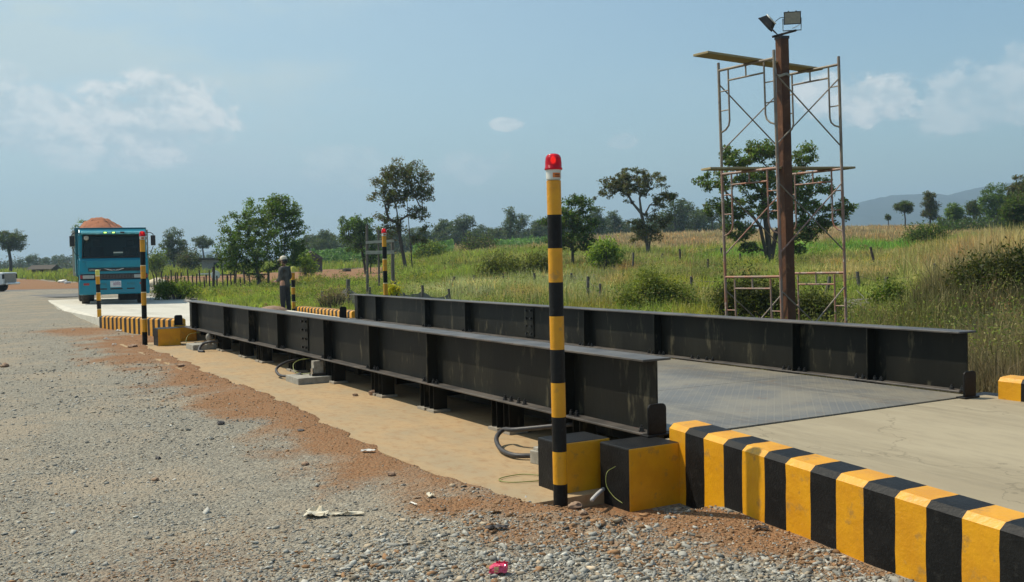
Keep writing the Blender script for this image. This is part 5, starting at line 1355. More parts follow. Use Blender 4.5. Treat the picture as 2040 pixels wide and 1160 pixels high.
pxtree('spreading bright green tree with several thin stems behind the standing man', 525, 570, 60,
       [(480, 465, 38, 38), (525, 432, 48, 34), (568, 418, 28, 28), (588, 455, 20, 36), (462, 505, 28, 34), (535, 490, 62, 45), (585, 500, 22, 30), (500, 535, 40, 16), (560, 402, 20, 14)],
       [[(514, 572, 0), (512, 545, .1), (508, 515, .1)], [(531, 572, .3), (532, 540, .3), (536, 500, .2)], [(553, 572, -.3), (558, 540, -.3), (566, 490, -.2)], [(462, 560, .4), (464, 540, .3), (468, 515, .3)]],
       leaf=.20, n_leaf=15000, pal=GREEN_M+GREEN_D[1:3], seed=31, trunk_r=.13, clump=.42, nclump=190, bark=mat_bark_pale)
pxtree('tall open twin stemmed tree rising above all others in the middle of the field', 818, 552, 75,
       [(812, 338, 28, 22), (785, 362, 30, 22), (838, 366, 28, 24), (778, 395, 32, 18), (812, 392, 26, 18), (850, 388, 16, 12), (835, 424, 22, 12), (776, 432, 22, 14), (758, 390, 14, 9), (848, 455, 12, 8), (772, 462, 28, 14), (802, 452, 16, 10), (835, 480, 18, 10), (782, 345, 14, 10)],
       [[(810, 552, 0), (804, 510, 0), (797, 465, 0), (793, 420, 0)], [(821, 552, .3), (818, 490, .3), (814, 420, .2), (811, 350, .1)]],
       leaf=.24, n_leaf=7600, pal=GREEN_RED, seed=32, trunk_r=.20, clump=.48, nclump=120)
pxtree('bushy dull green tree just left of the tall twin stemmed tree', 728, 548, 84,
       [(705, 448, 24, 16), (728, 452, 22, 18), (690, 472, 14, 14), (722, 485, 26, 24), (745, 470, 16, 18), (748, 500, 14, 14), (740, 515, 22, 10)],
       [[(729, 548, 0), (725, 520, 0), (720, 490, 0), (714, 465, 0)], [(736, 548, .3), (738, 515, .2), (742, 480, .2)]],
       leaf=.25, n_leaf=5200, pal=GREEN_M[:3]+GREEN_D[:2], seed=33, trunk_r=.15, clump=.5, nclump=90)
pxtree('rounded leafy tree close behind the near beacon post', 1141, 532, 62,
       [(1140, 420, 40, 22), (1118, 450, 28, 22), (1165, 450, 26, 24), (1140, 480, 42, 18), (1092, 440, 14, 6), (1150, 400, 18, 10), (1170, 485, 14, 12)],
       [[(1141, 532, 0), (1141, 505, 0), (1140, 470, 0)]],
       leaf=.22, n_leaf=6500, pal=GREEN_M[:3]+GREEN_D, seed=34, trunk_r=.13, clump=.40, nclump=95)
pxtree('umbrella shaped tree with open branches on the slope between beacon post and scaffold', 1291, 522, 78,
       [(1262, 350, 42, 12), (1228, 368, 30, 14), (1203, 388, 16, 9), (1308, 362, 30, 14), (1265, 375, 46, 13), (1335, 392, 18, 9), (1312, 405, 22, 12), (1258, 400, 16, 8), (1305, 440, 26, 14), (1285, 468, 30, 14), (1330, 440, 14, 10), (1268, 440, 16, 10)],
       [[(1293, 522, 0), (1290, 490, 0), (1286, 460, 0), (1279, 425, 0), (1276, 395, 0)], [(1290, 500, 0), (1298, 470, .2), (1306, 445, .3)]],
       leaf=.24, n_leaf=8200, pal=GREEN_RED[:3]+GREEN_D[2:]+[(.09, .085, .03)], seed=35, trunk_r=.21, clump=.42, nclump=105, bark=mat_bark_pale)
pxtree('broad leafy tree with a stout trunk standing right behind the scaffold', 1535, 535, 56,
       [(1470, 318, 34, 22), (1520, 302, 36, 18), (1605, 312, 22, 20), (1428, 362, 34, 18), (1498, 360, 44, 26), (1560, 352, 36, 24), (1600, 380, 36, 26), (1648, 378, 20, 18), (1462, 412, 44, 20), (1540, 410, 44, 24), (1612, 420, 38, 22), (1672, 418, 26, 15), (1418, 415, 18, 10), (1470, 462, 34, 16), (1600, 462, 40, 18), (1640, 448, 22, 16), (1490, 492, 22, 9), (1590, 497, 22, 9), (1688, 432, 12, 8)],
       [[(1536, 535, 0), (1533, 505, 0), (1530, 470, 0), (1526, 430, 0), (1522, 380, 0)], [(1533, 490, 0), (1548, 462, .2), (1575, 430, .3)], [(1533, 480, 0), (1512, 450, -.3), (1490, 420, -.3)]],
       leaf=.23, n_leaf=18500, pal=GREEN_M+GREEN_D[2:]+[(.10, .12, .035)], seed=36, trunk_r=.24, clump=.40, nclump=210)
# smaller trees, each at its own place
def simple(label, px, top, foot, half, d, seed, pal=GREEN_D, shape='round', n=2600, leaf=.3, group=None, th=.16, nc=55, clump=.55):
    h = foot-top; rs = random.Random(seed)
    if shape == 'round': bl = [(px, top+h*.30, half*.8, h*.26), (px-half*.45, top+h*.42, half*.5, h*.22), (px+half*.45, top+h*.45, half*.5, h*.22), (px, top+h*.62, half*.7, h*.18)]
    elif shape == 'tall': bl = [(px, top+h*.14, half*.5, h*.13), (px-half*.3, top+h*.32, half*.6, h*.13), (px+half*.3, top+h*.42, half*.7, h*.13), (px-half*.2, top+h*.58, half*.75, h*.13), (px+half*.5, top+h*.68, half*.5, h*.12)]
    elif shape == 'umbrella': bl = [(px, top+h*.16, half*.8, h*.13), (px-half*.5, top+h*.30, half*.55, h*.13), (px+half*.5, top+h*.28, half*.5, h*.14), (px+half*.1, top+h*.42, half*.5, h*.08)]
    else: bl = [(px+rs.uniform(-.5, .5)*half, top+h*rs.uniform(.15, .6), half*rs.uniform(.3, .55), h*rs.uniform(.10, .2)) for _ in range(7)]
    return pxtree(label, px, foot, d, bl, [[(px, foot+3, 0), (px+half*.05, foot-h*.25, 0), (px-half*.03, foot-h*.5, 0), (px, foot-h*.72, 0)]], leaf=leaf, n_leaf=n, pal=pal, seed=seed, trunk_r=th, clump=clump, nclump=nc, group=group)
simple('dark open crowned tree standing alone at the left edge of the photo', 20, 458, 545, 32, 150, 41, GREEN_D, 'umbrella', 3600, .34, th=.3, clump=.75, nc=70)
simple('tall dark tree just right of the truck behind the stake fence', 346, 455, 542, 26, 150, 42, GREEN_D, 'round', 4200, .34, th=.22, clump=.7, nc=70)
simple('small flat topped tree in the gap right of the tall dark tree beside the truck', 405, 470, 520, 20, 190, 43, GREEN_D, 'umbrella', 2000, .36, th=.2, clump=.7, nc=40)
simple('tree with only its leafy top showing over the load of the truck', 167, 433, 545, 21, 120, 44, GREEN_M, 'round', 2600, .3, clump=.6)
simple('slim tall dark tree standing out against the blue mountain', 1853, 381, 452, 17, 132, 45, GREEN_RED, 'tall', 3200, .3, clump=.6)
simple('small umbrella shaped tree with pale trunk in front of the blue mountain', 1803, 400, 450, 19, 132, 46, GREEN_D, 'umbrella', 1700, .3, th=.12, nc=36, clump=.55)
simple('tiny lone tree on the ridge in front of the blue mountain', 1770, 428, 450, 5, 150, 47, GREEN_D, 'umbrella', 320, .3, th=.09, nc=9, clump=.4)
simple('leafy green tree right of the slim tall one on the ridge', 1902, 404, 452, 18, 125, 48, GREEN_M, 'round', 2600, .3)
simple('dark uneven tree near the right of the ridge', 1940, 400, 448, 18, 128, 49, GREEN_D, 'loose', 2200, .3)
simple('large dome shaped green tree at the upper right of the ridge', 1985, 368, 455, 36, 118, 50, GREEN_M[:3]+GREEN_D[1:3], 'round', 5200, .3, nc=80, clump=.6)
simple('tall reddish leaved tree cut by the right edge of the photo', 2038, 326, 470, 36, 95, 51, GREEN_RED, 'loose', 6000, .28, nc=60, clump=.5)
simple('dense dark green tree at the right edge above the grassy bank', 2042, 385, 478, 44, 70, 52, GREEN_D+GREEN_M[:1], 'round', 8200, .24, nc=110, clump=.55)

# bushes
def bush(label, px, py, d, blobs, leaf, n, pal, seed, clump=.3, nclump=60, stems=True):
    global rng
    rng = np.random.default_rng(seed); nclump = int(nclump*1.6); pal = np.array(pal)*np.array([2.2, 1.9, 1.5]); base = at_depth(px, d); s = d/F; hz = 535-.0195*(px+130); dz = CAM_H-(py-hz)*s-base[2]
    root = empty('bush', base, -YAW, label, 'bush'); C = []; ar = np.array([b_[2]*b_[3] for b_ in blobs]); k = rng.multinomial(nclump, ar/ar.sum())
    for (x, y, rx, ry), m in zip(blobs, k):
        m = max(1, m); q = rng.normal(size=(m, 3)); q /= np.linalg.norm(q, axis=1)[:, None]; q *= (.15+1.05*rng.uniform(size=m)**.6)[:, None]; q[:, 2] += np.where(rng.uniform(size=m) < .16, rng.uniform(.1, .6, m), 0)
        C.append(q*np.array([rx*s, rx*s*.8, ry*s])+np.array([(x-px)*s, 0, (py-y)*s+dz]))
    C = np.vstack(C); C[:, 2] = np.maximum(C[:, 2], .1)
    b = MB()
    for c in C[::2]:
        f = np.array([c[0]*.45, c[1]*.45, -.1]); m = (f+c)/2+rng.normal(0, .05, 3); b.tube([f, m, c], [.022, .014, .006], 4, cap=False)
    b.build('stem', mat_bark, root)
    per = max(4, n//len(C)); P = np.repeat(C, per, 0); q = rng.normal(size=P.shape)*.55; P = P+q*clump*np.array([1, 1, 1.25]); P[:, 2] = np.maximum(P[:, 2], .02)
    t = np.repeat(rng.uniform(.75, 1.2, len(C)), per)[:, None]
    foliage('foliage', P, rng.uniform(.7, 1.3, len(P))*leaf, np.clip(leaf_cols(len(P), pal)*t, 0, 1), root, None, .2, .34)
    return root
bush('round many stemmed bush on the dry slope right of the scaffold', 1845, 497, 70, [(1825, 472, 22, 16), (1850, 465, 22, 16), (1872, 475, 16, 14), (1845, 482, 36, 10)], .2, 3800, GREEN_M[:3]+GREEN_D[:2], 61, .4, 60)
bush('dark green shrub at the foot of the tree line left of the near beacon post', 955, 508, 120, [(955, 486, 24, 16), (935, 492, 14, 10), (975, 494, 14, 10)], .32, 2200, GREEN_D+GREEN_M[:1], 62, .6, 40)
bush('bright green shrub right of the tall twin stemmed tree', 857, 520, 100, [(857, 500, 24, 14), (840, 506, 14, 8), (878, 508, 14, 8)], .3, 2400, GREEN_M, 63, .55, 45)
bush('light green broad leaved shrub right of the near beacon post', 1205, 530, 55, [(1205, 502, 20, 14), (1188, 510, 16, 10), (1222, 514, 14, 10)], .22, 2000, GREEN_L+GREEN_M[:1], 64, .35, 45)
bush('feathery green shrub rising over the top of the grass side girder', 1292, 640, 25.5, [(1290, 592, 46, 30), (1252, 605, 26, 20), (1335, 600, 34, 26), (1296, 562, 26, 18), (1375, 615, 26, 16)], .085, 11000, [(.09, .125, .032), (.07, .10, .026), (.12, .15, .045)], 65, .22, 120)
bush('tall dark feathery shrub behind the left bay of the scaffold', 1490, 640, 21, [(1490, 590, 44, 30), (1450, 600, 26, 30), (1535, 600, 24, 26), (1500, 610, 50, 22)], .075, 9500, [(.024, .036, .010), (.036, .05, .014), (.055, .068, .02)], 66, .2, 130)
bush('green shrub against the right bay of the scaffold', 1625, 640, 21.5, [(1620, 612, 30, 22), (1650, 620, 20, 18), (1590, 615, 18, 20)], .075, 5000, [(.035, .05, .014), (.055, .072, .02)], 67, .2, 70)
bush('dark olive shrub mass covering the bank at the right edge', 1985, 600, 19.5, [(1985, 562, 54, 26), (1940, 568, 32, 24), (2035, 552, 40, 34), (1965, 592, 60, 16), (2035, 592, 44, 20)], .10, 16000, [(.022, .034, .009), (.034, .046, .012), (.045, .05, .017), (.018, .026, .008)], 68, .26, 170)
bush('small leafy green shrub in the grass left of the dark bank', 1775, 610, 24, [(1775, 590, 26, 16), (1755, 598, 16, 10), (1800, 597, 18, 10)], .10, 3000, GREEN_M, 69, .2, 50)
bush('olive shrub in the field between twin stemmed tree and near beacon post', 1000, 560, 48, [(1000, 535, 34, 18), (1045, 540, 34, 18), (970, 545, 22, 12), (1075, 530, 24, 20)], .17, 5200, [(.065, .09, .026), (.085, .105, .034), (.055, .07, .02)], 70, .35, 90)
bush('round dark green bush right of the tall dark tree beside the truck', 378, 536, 125, [(378, 518, 20, 14), (366, 522, 10, 9)], .3, 2600, GREEN_D, 71, .55, 45)
bush('sunlit green bush between the truck and the tall dark tree', 312, 540, 110, [(314, 520, 16, 14), (305, 528, 10, 8)], .28, 1800, GREEN_M, 72, .5, 36)
bush('yellowish leafy plant at the foot of the far beacon post behind the girder', 780, 590, 26, [(782, 580, 9, 8), (772, 584, 6, 5)], .11, 420, [(.26, .27, .04), (.20, .24, .04)], 73, .12, 14)
bush('yellow green leafy plant between the man and the dark gabled hut', 606, 545, 70, [(603, 520, 16, 14), (612, 532, 14, 10)], .22, 1500, GREEN_L, 74, .35, 34)
bush('tall flowering weed with straw seed heads over the far grass side kerb', 660, 605, 29, [(660, 590, 20, 9), (642, 597, 14, 7), (678, 594, 10, 8)], .06, 1500, [(.10, .095, .065), (.06, .075, .025), (.13, .11, .075)], 75, .14, 60)
bush('leafy green weed patch in front of the stake fence right of the truck', 345, 590, 42, [(345, 578, 30, 10), (325, 580, 16, 10), (372, 582, 20, 8)], .12, 3600, GREEN_L+GREEN_M, 76, .2, 60)
def brush():
    base = ground_at(1725, 622); root = empty('brush_pile', base, 0, 'pile of bleached dead twigs in the grass right of the scaffold', 'brush pile')
    rs = random.Random(5); b = MB()
    for i in range(70):
        x, y, z = rs.gauss(0, .55), rs.gauss(0, .25), abs(rs.gauss(.12, .12)); a = rs.uniform(0, 6.28); L = rs.uniform(.2, .55)
        d = Vector((math.cos(a)*L, math.sin(a)*L, rs.uniform(-.12, .2)))
        p = Vector((x, y, z)); b.tube([p-d, p+Vector((0, 0, .04)), p+d], [.006, .010, .004], 4)
    b.build('twigs', M_('bleached_twigs', (.30, .28, .24), (.20, .18, .15), 9, .9), root)
brush()

# far tree line: individual trees behind the ridge
def far_protos():
    out = []
    for i, sh in enumerate(('round', 'tall', 'umbrella', 'loose', 'round', 'umbrella')):
        h = 70; r = simple('hazy dark tree in the distant tree line behind the field', 1000, 420, 490, (24, 17, 26, 24, 20, 20)[i], 215, 80+i, GREEN_D+[(.05, .07, .03)], sh, 1500, .5, 'trees in the far tree line', .2, 34, 1.0)
        r.rotation_euler = (0, 0, rng.uniform(0, 6.28)); out.append(r)
    return out
protos = far_protos(); H0 = 7.6
line = []
rs = random.Random(12)
for px in np.arange(602, 1480, 17.0):
    line.append((px+rs.uniform(-7, 7), rs.choice((30, 36, 42, 48, 34))+ (18 if rs.random() < .12 else 0), 215+rs.uniform(-25, 40)))
for px in np.arange(606, 1490, 15.0): line.append((px+rs.uniform(-7, 7), rs.choice((24, 28, 32, 36, 40))+(14 if rs.random() < .15 else 0), 250+rs.uniform(-15, 30)))
line += [(640, 52, 205), (657, 46, 215), (925, 66, 200), (905, 55, 210), (1018, 76, 205), (1035, 60, 215), (880, 56, 215), (1345, 78, 190), (1365, 70, 200), (1395, 66, 205), (1190, 66, 200), (1420, 60, 190), (1225, 62, 210)]
for px in np.arange(44, 160, 13): line.append((px+rs.uniform(-5, 5), rs.choice((16, 20, 24, 30)), 300+rs.uniform(-30, 60)))
for px in np.arange(312, 440, 20): line.append((px+rs.uniform(-6, 6), rs.choice((12, 16, 20)), 330+rs.uniform(-20, 40)))
line = [(px, h+(15 if px < 900 else 5)*(px > 560), d) for px, h, d in line]
for i, (px, hpx, d) in enumerate(line):
    P = at_depth(px, d); o = protos[i] if i < len(protos) else copy_tree(protos[i % len(protos)])
    # height in the picture is taken from the tree's skyline
    P[2] -= .3; hz = 535-.0195*(px+130)
    o.location = P; k = max(.35, (hpx*d/F+ (0 if px > 500 else 1.2)))/H0; o.scale = (k*rs.uniform(.85, 1.25), k*rs.uniform(.85, 1.25), k); o.rotation_euler = (0, 0, rs.uniform(0, 6.28))
    if px < 170: o['label'] = 'hazy low tree in the far wood left of the truck'; o['group'] = 'trees in the far wood left of the truck'
    elif px < 450: o['label'] = 'hazy low tree on the far skyline right of the truck'; o['group'] = 'trees on the far skyline right of the truck'
# dense undergrowth of the far wood, seen as one mass
def mass(name, spans, pal, leaf, n, seed, mat=None):
    global rng
    rng = np.random.default_rng(seed); Ps = []
    tot = sum(abs(b-a)*h for a, b, h, d0, d1 in spans)
    for a, b, h, d0, d1 in spans:
        m = int(n*abs(b-a)*h/tot); p = rng.uniform(a, b, m); v = rng.uniform(d0, d1, m); x, y = xy_of((p-1020)/F*v, v); z = terrain(x, y)
        top = h*(.62+.30*smooth_noise(x, y, .11, seed)+.22*smooth_noise(x, y, .37, seed+3))
        Ps.append(np.stack((x, y, z+np.maximum(.1, top*rng.uniform(0, 1, m)**.7)), -1))
    P = np.vstack(Ps); t = 1+.25*smooth_noise(P[:, 0], P[:, 1], .2, seed+7)[:, None]
    return tag(foliage(name, P, rng.uniform(.7, 1.3, len(P))*leaf, np.clip(leaf_cols(len(P), pal)*t, 0, 1), None, mat, .6, .6), kind='stuff')
mass('far_undergrowth', [(590, 900, 5.6, 215, 270), (900, 1500, 4.6, 205, 270), (-60, 200, 4.5, 290, 380), (280, 470, 4.0, 300, 380)], GREEN_D+[(.05, .07, .03)], .62, 34000, 91)
mass('ridge_thicket', [(1870, 2120, 2.6, 100, 130), (1735, 1790, 1.0, 150, 165)], GREEN_M[:3]+GREEN_D, .30, 12000, 92)
mass('crop_field', [(596, 770, 2.2, 128, 165), (825, 905, 2.0, 120, 160), (985, 1095, 1.5, 130, 165)], [(.13, .24, .065), (.17, .28, .08), (.10, .19, .05)], .42, 15000, 93)

# grass
def blades(x, y, h, w, colr, per, lean=.35, spread=.16, droop=.35):
    n = len(x)*per
    X = np.repeat(x, per)+rng.normal(0, 1, n)*np.repeat(spread*np.ones(len(x)), per); Y = np.repeat(y, per)+rng.normal(0, 1, n)*np.repeat(spread*np.ones(len(x)), per)
    Z = terrain(X, Y)-.03
    Hh = np.repeat(h, per)*rng.uniform(.55, 1.15, n); Wd = np.repeat(w, per)
    a = rng.uniform(0, 2*math.pi, n); d = np.stack((np.cos(a), np.sin(a)), -1)
    ln = np.abs(rng.normal(0, lean, n))*Hh
    t = rng.uniform(0, 2*math.pi, n); s = np.stack((np.cos(t), np.sin(t), np.zeros(n)), -1)*Wd[:, None]*.5
    B = np.stack((X, Y, Z), -1)
    Mi = B+np.stack((d[:, 0]*ln*.35, d[:, 1]*ln*.35, Hh*.6), -1)
    T = B+np.stack((d[:, 0]*ln, d[:, 1]*ln, Hh*(1-droop*rng.uniform(0, 1, n)*np.minimum(1, ln/Hh))), -1)
    V = np.stack((B-s, B+s, Mi+s*.8, Mi-s*.8, T), 1).reshape(-1, 3)
    i0 = (np.arange(n)*5)[:, None]
    F4 = (i0+np.array([[0, 1, 2, 3]])); F3 = (i0+np.array([[3, 2, 4]]))
    flat = np.concatenate((F4.ravel(), F3.ravel())); tot = np.concatenate((np.full(n, 4), np.full(n, 3)))
    cc = np.repeat(np.repeat(colr, per, 0)*rng.uniform(.78, 1.22, n)[:, None], 5, 0)
    return V, flat, tot, np.clip(cc, 0, 1)
def grass_colour(p, v, x, y):
    n1 = smooth_noise(x, y, .23, 31); n2 = smooth_noise(x, y, .7, 32); n3 = smooth_noise(x, y, .09, 33)
    green = np.array([.30, .37, .075]); lush = np.array([.20, .39, .07]); tan = np.array([.50, .385, .20]); pale = np.array([.62, .62, .32]); olive = np.array([.155, .15, .055]); brown = np.array([.22, .165, .09])
    # dryness by where in the field the grass grows
    D = np.zeros(len(p))
    ridge = np.clip((v-np.interp(p, [800, 1000, 1300, 1700, 2040], [125, 108, 88, 86, 80]))/8, 0, 1)*np.clip((p-790)/120, 0, 1)
    bank = np.clip((p-1840+60*n1)/80, 0, 1)*np.clip((v-13)/3, 0, 1)*np.clip((48-v)/10, 0, 1)
    mid = np.clip((p-1560)/120, 0, 1)*np.clip((v-30)/6, 0, 1)*np.clip((62-v)/8, 0, 1)
    D = np.maximum(ridge*.95, np.maximum(bank*.75, mid*.45))+.34*n1*(p > 850)+.14*n2+.12*n3*(p > 700)+.22*np.clip((p-950)/200, 0, 1)*np.clip((v-24)/8, 0, 1)
    c = green[None]*(1-np.clip(D, 0, 1))[:, None]+tan[None]*np.clip(D, 0, 1)[:, None]
    lushk = (np.clip((p-1380)/100, 0, 1)*np.clip((v-60)/6, 0, 1)*np.clip((86-v)/6, 0, 1)*.9)[:, None]*(1-ridge[:, None]); c = c*(1-lushk)+lush*lushk
    pk = (np.clip((p-780)/60, 0, 1)*np.clip((1260-p)/80, 0, 1)*np.clip((v-27)/6, 0, 1)*np.clip((52-v)/8, 0, 1)*(.65+.35*n2))[:, None]; pk = np.clip(pk, 0, 1); c = c*(1-pk)+pale*pk
    ol = (np.clip((p-1250)/200, 0, 1)*np.clip((27-v)/8, 0, 1)*np.clip(.75+.3*n1, 0, 1))[:, None]; c = c*(1-ol)+olive*ol
    br = (np.clip((p-1700)/150, 0, 1)*np.clip((20-v)/5, 0, 1)*np.clip(.45+.5*n2, 0, 1))[:, None]; c = c*(1-br)+brown*br
    mot = smooth_noise(x, y, 1.9, 36)[:, None]*.18+smooth_noise(x, y, .31, 37)[:, None]*.22; c = c*(1+1.5*mot); c = np.where(smooth_noise(x, y, .55, 38)[:, None] > .45, c*np.array([1.25, 1.0, .9]), c)
    pick = rng.uniform(size=(len(p), 1))
    c = np.where(pick < .10, c*.55+tan*.45, c); c = np.where(pick > .93, c*.6, c)
    return c
def make_grass():
    global rng
    rng = np.random.default_rng(101)
    parts = []
    for (N, v0, v1, per, lo, hi, wk, nm) in ((26000, 10.5, 34, 9, .30, .62, .0010, 'tall_grass'), (34000, 34, 74, 7, .40, .70, .00085, 'field_grass'), (30000, 74, 185, 6, .55, .85, .0008, 'slope_grass')):
        p = rng.uniform(-120, 2240, N); v = v0*np.exp(rng.uniform(0, 1, N)*math.log(v1/v0)); x, y = xy_of((p-1020)/F*v, v)
        red, g = zone_fields(x, y); keep = rng.uniform(size=N) < np.clip((g-.35)*2, 0, 1)*(1-.97*np.clip(red*1.3, 0, 1))
        pat = .72+.35*smooth_noise(x, y, .5, 41)+.2*smooth_noise(x, y, 1.7, 42); keep &= rng.uniform(size=N) < np.clip(pat+.15, .25, 1)
        p, v, x, y = p[keep], v[keep], x[keep], y[keep]
        hh = rng.uniform(lo, hi, len(p))*(1+.35*smooth_noise(x, y, .33, 43))
        edge = np.where(p < 900, np.where(v < 62, .62, 1), 1); edge = np.where((p < 620) & (v < 60), .5, edge); hh = hh*edge
        hh = np.where((p > 1800+50*smooth_noise(x, y, .3, 44)) & (v < 50), hh*np.where(v > 17, 1.75, 1.2), hh)
        V, fl, tt, C = blades(x, y, hh, np.maximum(.007, wk*v), grass_colour(p, v, x, y), per, spread=.05+.0042*v)
        tag(np_mesh(nm, V, fl, tt, mat_grass, C), kind='stuff')
make_grass()
def weeds():
    global rng
    rng = np.random.default_rng(202); n = 13000
    p = rng.uniform(-60, 2200, n); v = 12*np.exp(rng.uniform(0, 1, n)*math.log(120/12)); x, y = xy_of((p-1020)/F*v, v); red, g = zone_fields(x, y)
    k = (g > .6) & (red < .3) & (smooth_noise(x, y, .4, 51)+.6*smooth_noise(x, y, .13, 52) > -.15)
    ridge = (p > 850) & (v > 85) & (rng.uniform(size=n) < .85); k &= ~ridge
    p, v, x, y = p[k], v[k], x[k], y[k]; n = len(p); per = 26
    h = rng.uniform(.25, .85, n)*np.where(p < 620, .6, 1)*(1+.7*(rng.uniform(size=n) < .08)); z = terrain(x, y)
    q = rng.normal(size=(n, per, 3)); q[..., 2] = rng.uniform(.05, 1, (n, per)); q[..., :2] *= (.22*h)[:, None, None]*(1.1-.5*q[..., 2:3]); q[..., 2] *= h[:, None]
    P = (q+np.stack((x, y, z), -1)[:, None]).reshape(-1, 3)
    pal = np.array([(.15, .22, .04), (.24, .29, .06), (.28, .28, .08), (.10, .14, .035), (.36, .31, .13), (.30, .18, .09)])
    c = pal[rng.choice(6, n, p=[.24, .22, .18, .20, .11, .05])]; C = np.repeat(c, per, 0)*rng.uniform(.7, 1.3, n*per)[:, None]
    sz = np.repeat(np.maximum(.05, .0019*v), per)*rng.uniform(.7, 1.3, n*per)
    tag(foliage('weeds', P, sz, C, None, None, .3, .38), kind='stuff')
weeds()

# ------------------------------------------------------------------ mountains and haze
def mountain(name, prof, d, depthm, m, seed):
    xs = np.array([a for a, _ in prof]); ysk = np.array([b for _, b in prof])
    p = np.linspace(xs[0], xs[-1], 260); sky = np.interp(p, xs, ysk)
    hz = 535-.0195*(p+130); H = np.maximum(0, (hz-sky)*d/F+1.5)
    rows = []
    rs = np.random.default_rng(seed)
    for t in np.linspace(-1, 1, 41):
        v = d+t*depthm; f = (1-abs(t)**1.5)
        u = (p-1020)/F*d
        nz = .10*np.sin(u/70+3*t+seed)+.08*np.sin(u/31-5*t)+.05*np.sin(u/13+9*t+seed)+.03*np.sin(u/6+14*t)
        z = H*np.clip(f*(1+nz*(1-f)*2.2), 0, 1.02)+H*.012*np.sin(u/4.1+t*30)*(1-abs(t)) - 20*(f <= 0)
        x, y = xy_of(u, np.full_like(u, v)); rows.append(np.stack((x, y, z-(2 if abs(t) > .99 else 0)), -1))
    V = np.stack(rows); n, mm = V.shape[:2]
    i = np.arange(n-1)[:, None]; j = np.arange(mm-1)[None]
    q = np.stack((i*mm+j, i*mm+j+1, (i+1)*mm+j+1, (i+1)*mm+j), -1).reshape(-1, 4)
    return tag(np_mesh(name, V.reshape(-1, 3), q.ravel(), np.full(len(q), 4), m, smooth=True), kind='structure')
mat_hill = M_('wooded_hillside', (.018, .034, .026), (.03, .046, .034), .012, .95, bump=.6, bscale=.05)
mountain('mountain', [(1480, 520), (1560, 462), (1620, 442), (1680, 416), (1700, 409), (1724, 402), (1748, 396), (1780, 390), (1816, 389), (1845, 387), (1869, 390), (1888, 393), (1905, 386), (1929, 380), (1953, 375), (1968, 372), (2040, 362), (2160, 350), (2300, 345), (2500, 400), (2600, 470)], 2450, 700, mat_hill, 3)
mountain('far_hill', [(-200, 512), (-60, 524), (300, 521), (380, 512), (430, 499), (470, 505), (560, 516), (640, 520), (760, 524)], 2900, 400, mat_hill, 5)
def haze():
    b = MB(); c = xy_of(0, 0)
    b.mm(-3900, 3900, -3900, 3900, -32, 265)
    m = bpy.data.materials.new('haze'); m.use_nodes = True; nt = m.node_tree; nt.nodes.clear()
    out = nd(nt, 'ShaderNodeOutputMaterial'); v = nd(nt, 'ShaderNodeVolumePrincipled')
    v.inputs['Color'].default_value = (.55, .78, 1.0, 1); v.inputs['Density'].default_value = .00042; v.inputs['Anisotropy'].default_value = .15
    lk(nt, v.outputs[0], out.inputs['Volume'])
    tag(b.build('haze', m), kind='stuff')
haze()

# ------------------------------------------------------------------ litter and single stones
def crumple(name, px, py, w, h, m, lab, cat, th=.03, seed=0, rz=0.0, z0=.012):
    P = on_slab(px, py, 0.0) if False else ground_at(px, py); rs = random.Random(seed); b = MB(); n = 7; V = []; Fq = []
    for j in range(n):
        for i in range(n):
            a, c = i/(n-1)*2-1, j/(n-1)*2-1
            edge = 1-.25*rs.random()*(abs(a) > .9 or abs(c) > .9)
            V.append((a*w/2*edge+rs.gauss(0, w*.02), c*h/2*edge+rs.gauss(0, h*.02), abs(rs.gauss(0, th*.5))*(1-.5*a*a)))
    for j in range(n-1):
        for i in range(n-1): Fq.append((j*n+i, j*n+i+1, (j+1)*n+i+1, (j+1)*n+i))
    b.add(V, Fq); o = b.build(name, m); q = o.modifiers.new('t', 'SOLIDIFY'); q.thickness = .002
    o.location = (P[0], P[1], tz(P[0], P[1])+z0); o.rotation_euler = (0, 0, -YAW+rz); return tag(o, lab, cat, None)
crumple('paper_scrap', 632, 1032, .16, .13, mat_paper, 'large crumpled yellowish paper lying on the gravel', 'paper', .03, 1)
crumple('paper_scrap', 692, 1027, .22, .05, mat_paper, 'narrow torn paper strip on the gravel right of the large crumpled paper', 'paper', .012, 2, .1)
crumple('paper_scrap', 733, 904, .12, .06, mat_white_paper, 'white scrap on the red earth strip', 'paper', .012, 3)
crumple('paper_scrap', 858, 993, .05, .08, mat_paper, 'small curled paper on the red earth left of the near beacon post', 'paper', .015, 4, .5)
crumple('paper_scrap', 824, 1012, .016, .09, mat_white_paper, 'thin white splinter lying beside the curled paper', 'paper', .004, 5, .6)
crumple('paper_scrap', 1047, 998, .045, .05, mat_white_paper, 'white twisted scrap left of the foot of the near beacon post', 'paper', .015, 6)
crumple('paper_scrap', 1098, 1000, .035, .07, mat_white_paper, 'folded white scrap touching the foot of the near beacon post', 'paper', .02, 7, .3)
crumple('paper_scrap', 1245, 1001, .022, .03, mat_white_paper, 'small white chip in front of the yellow sided block', 'paper', .02, 8)
crumple('cloth_scrap', 1518, 1060, .09, .045, mat_stake, 'black and grey rag lying at the foot of the near kerb', 'rag', .02, 9, -.3)
crumple('cloth_scrap', 990, 1058, .14, .06, mat_rock_dark, 'dark grey rag half buried in the gravel in front of the near post', 'rag', .014, 10)
crumple('paper_scrap', 237, 661, 0.15, 0.10, mat_white_paper, 'white litter near the far left beacon post', 'paper', .05, 11)
crumple('paper_scrap', 211, 678, 0.11, 0.08, mat_white_paper, 'white litter left of the far left beacon post', 'paper', .05, 12)
crumple('paper_scrap', 228, 688, 0.08, 0.07, mat_white_paper, 'small white litter below the other scraps at the far left post', 'paper', .03, 13)
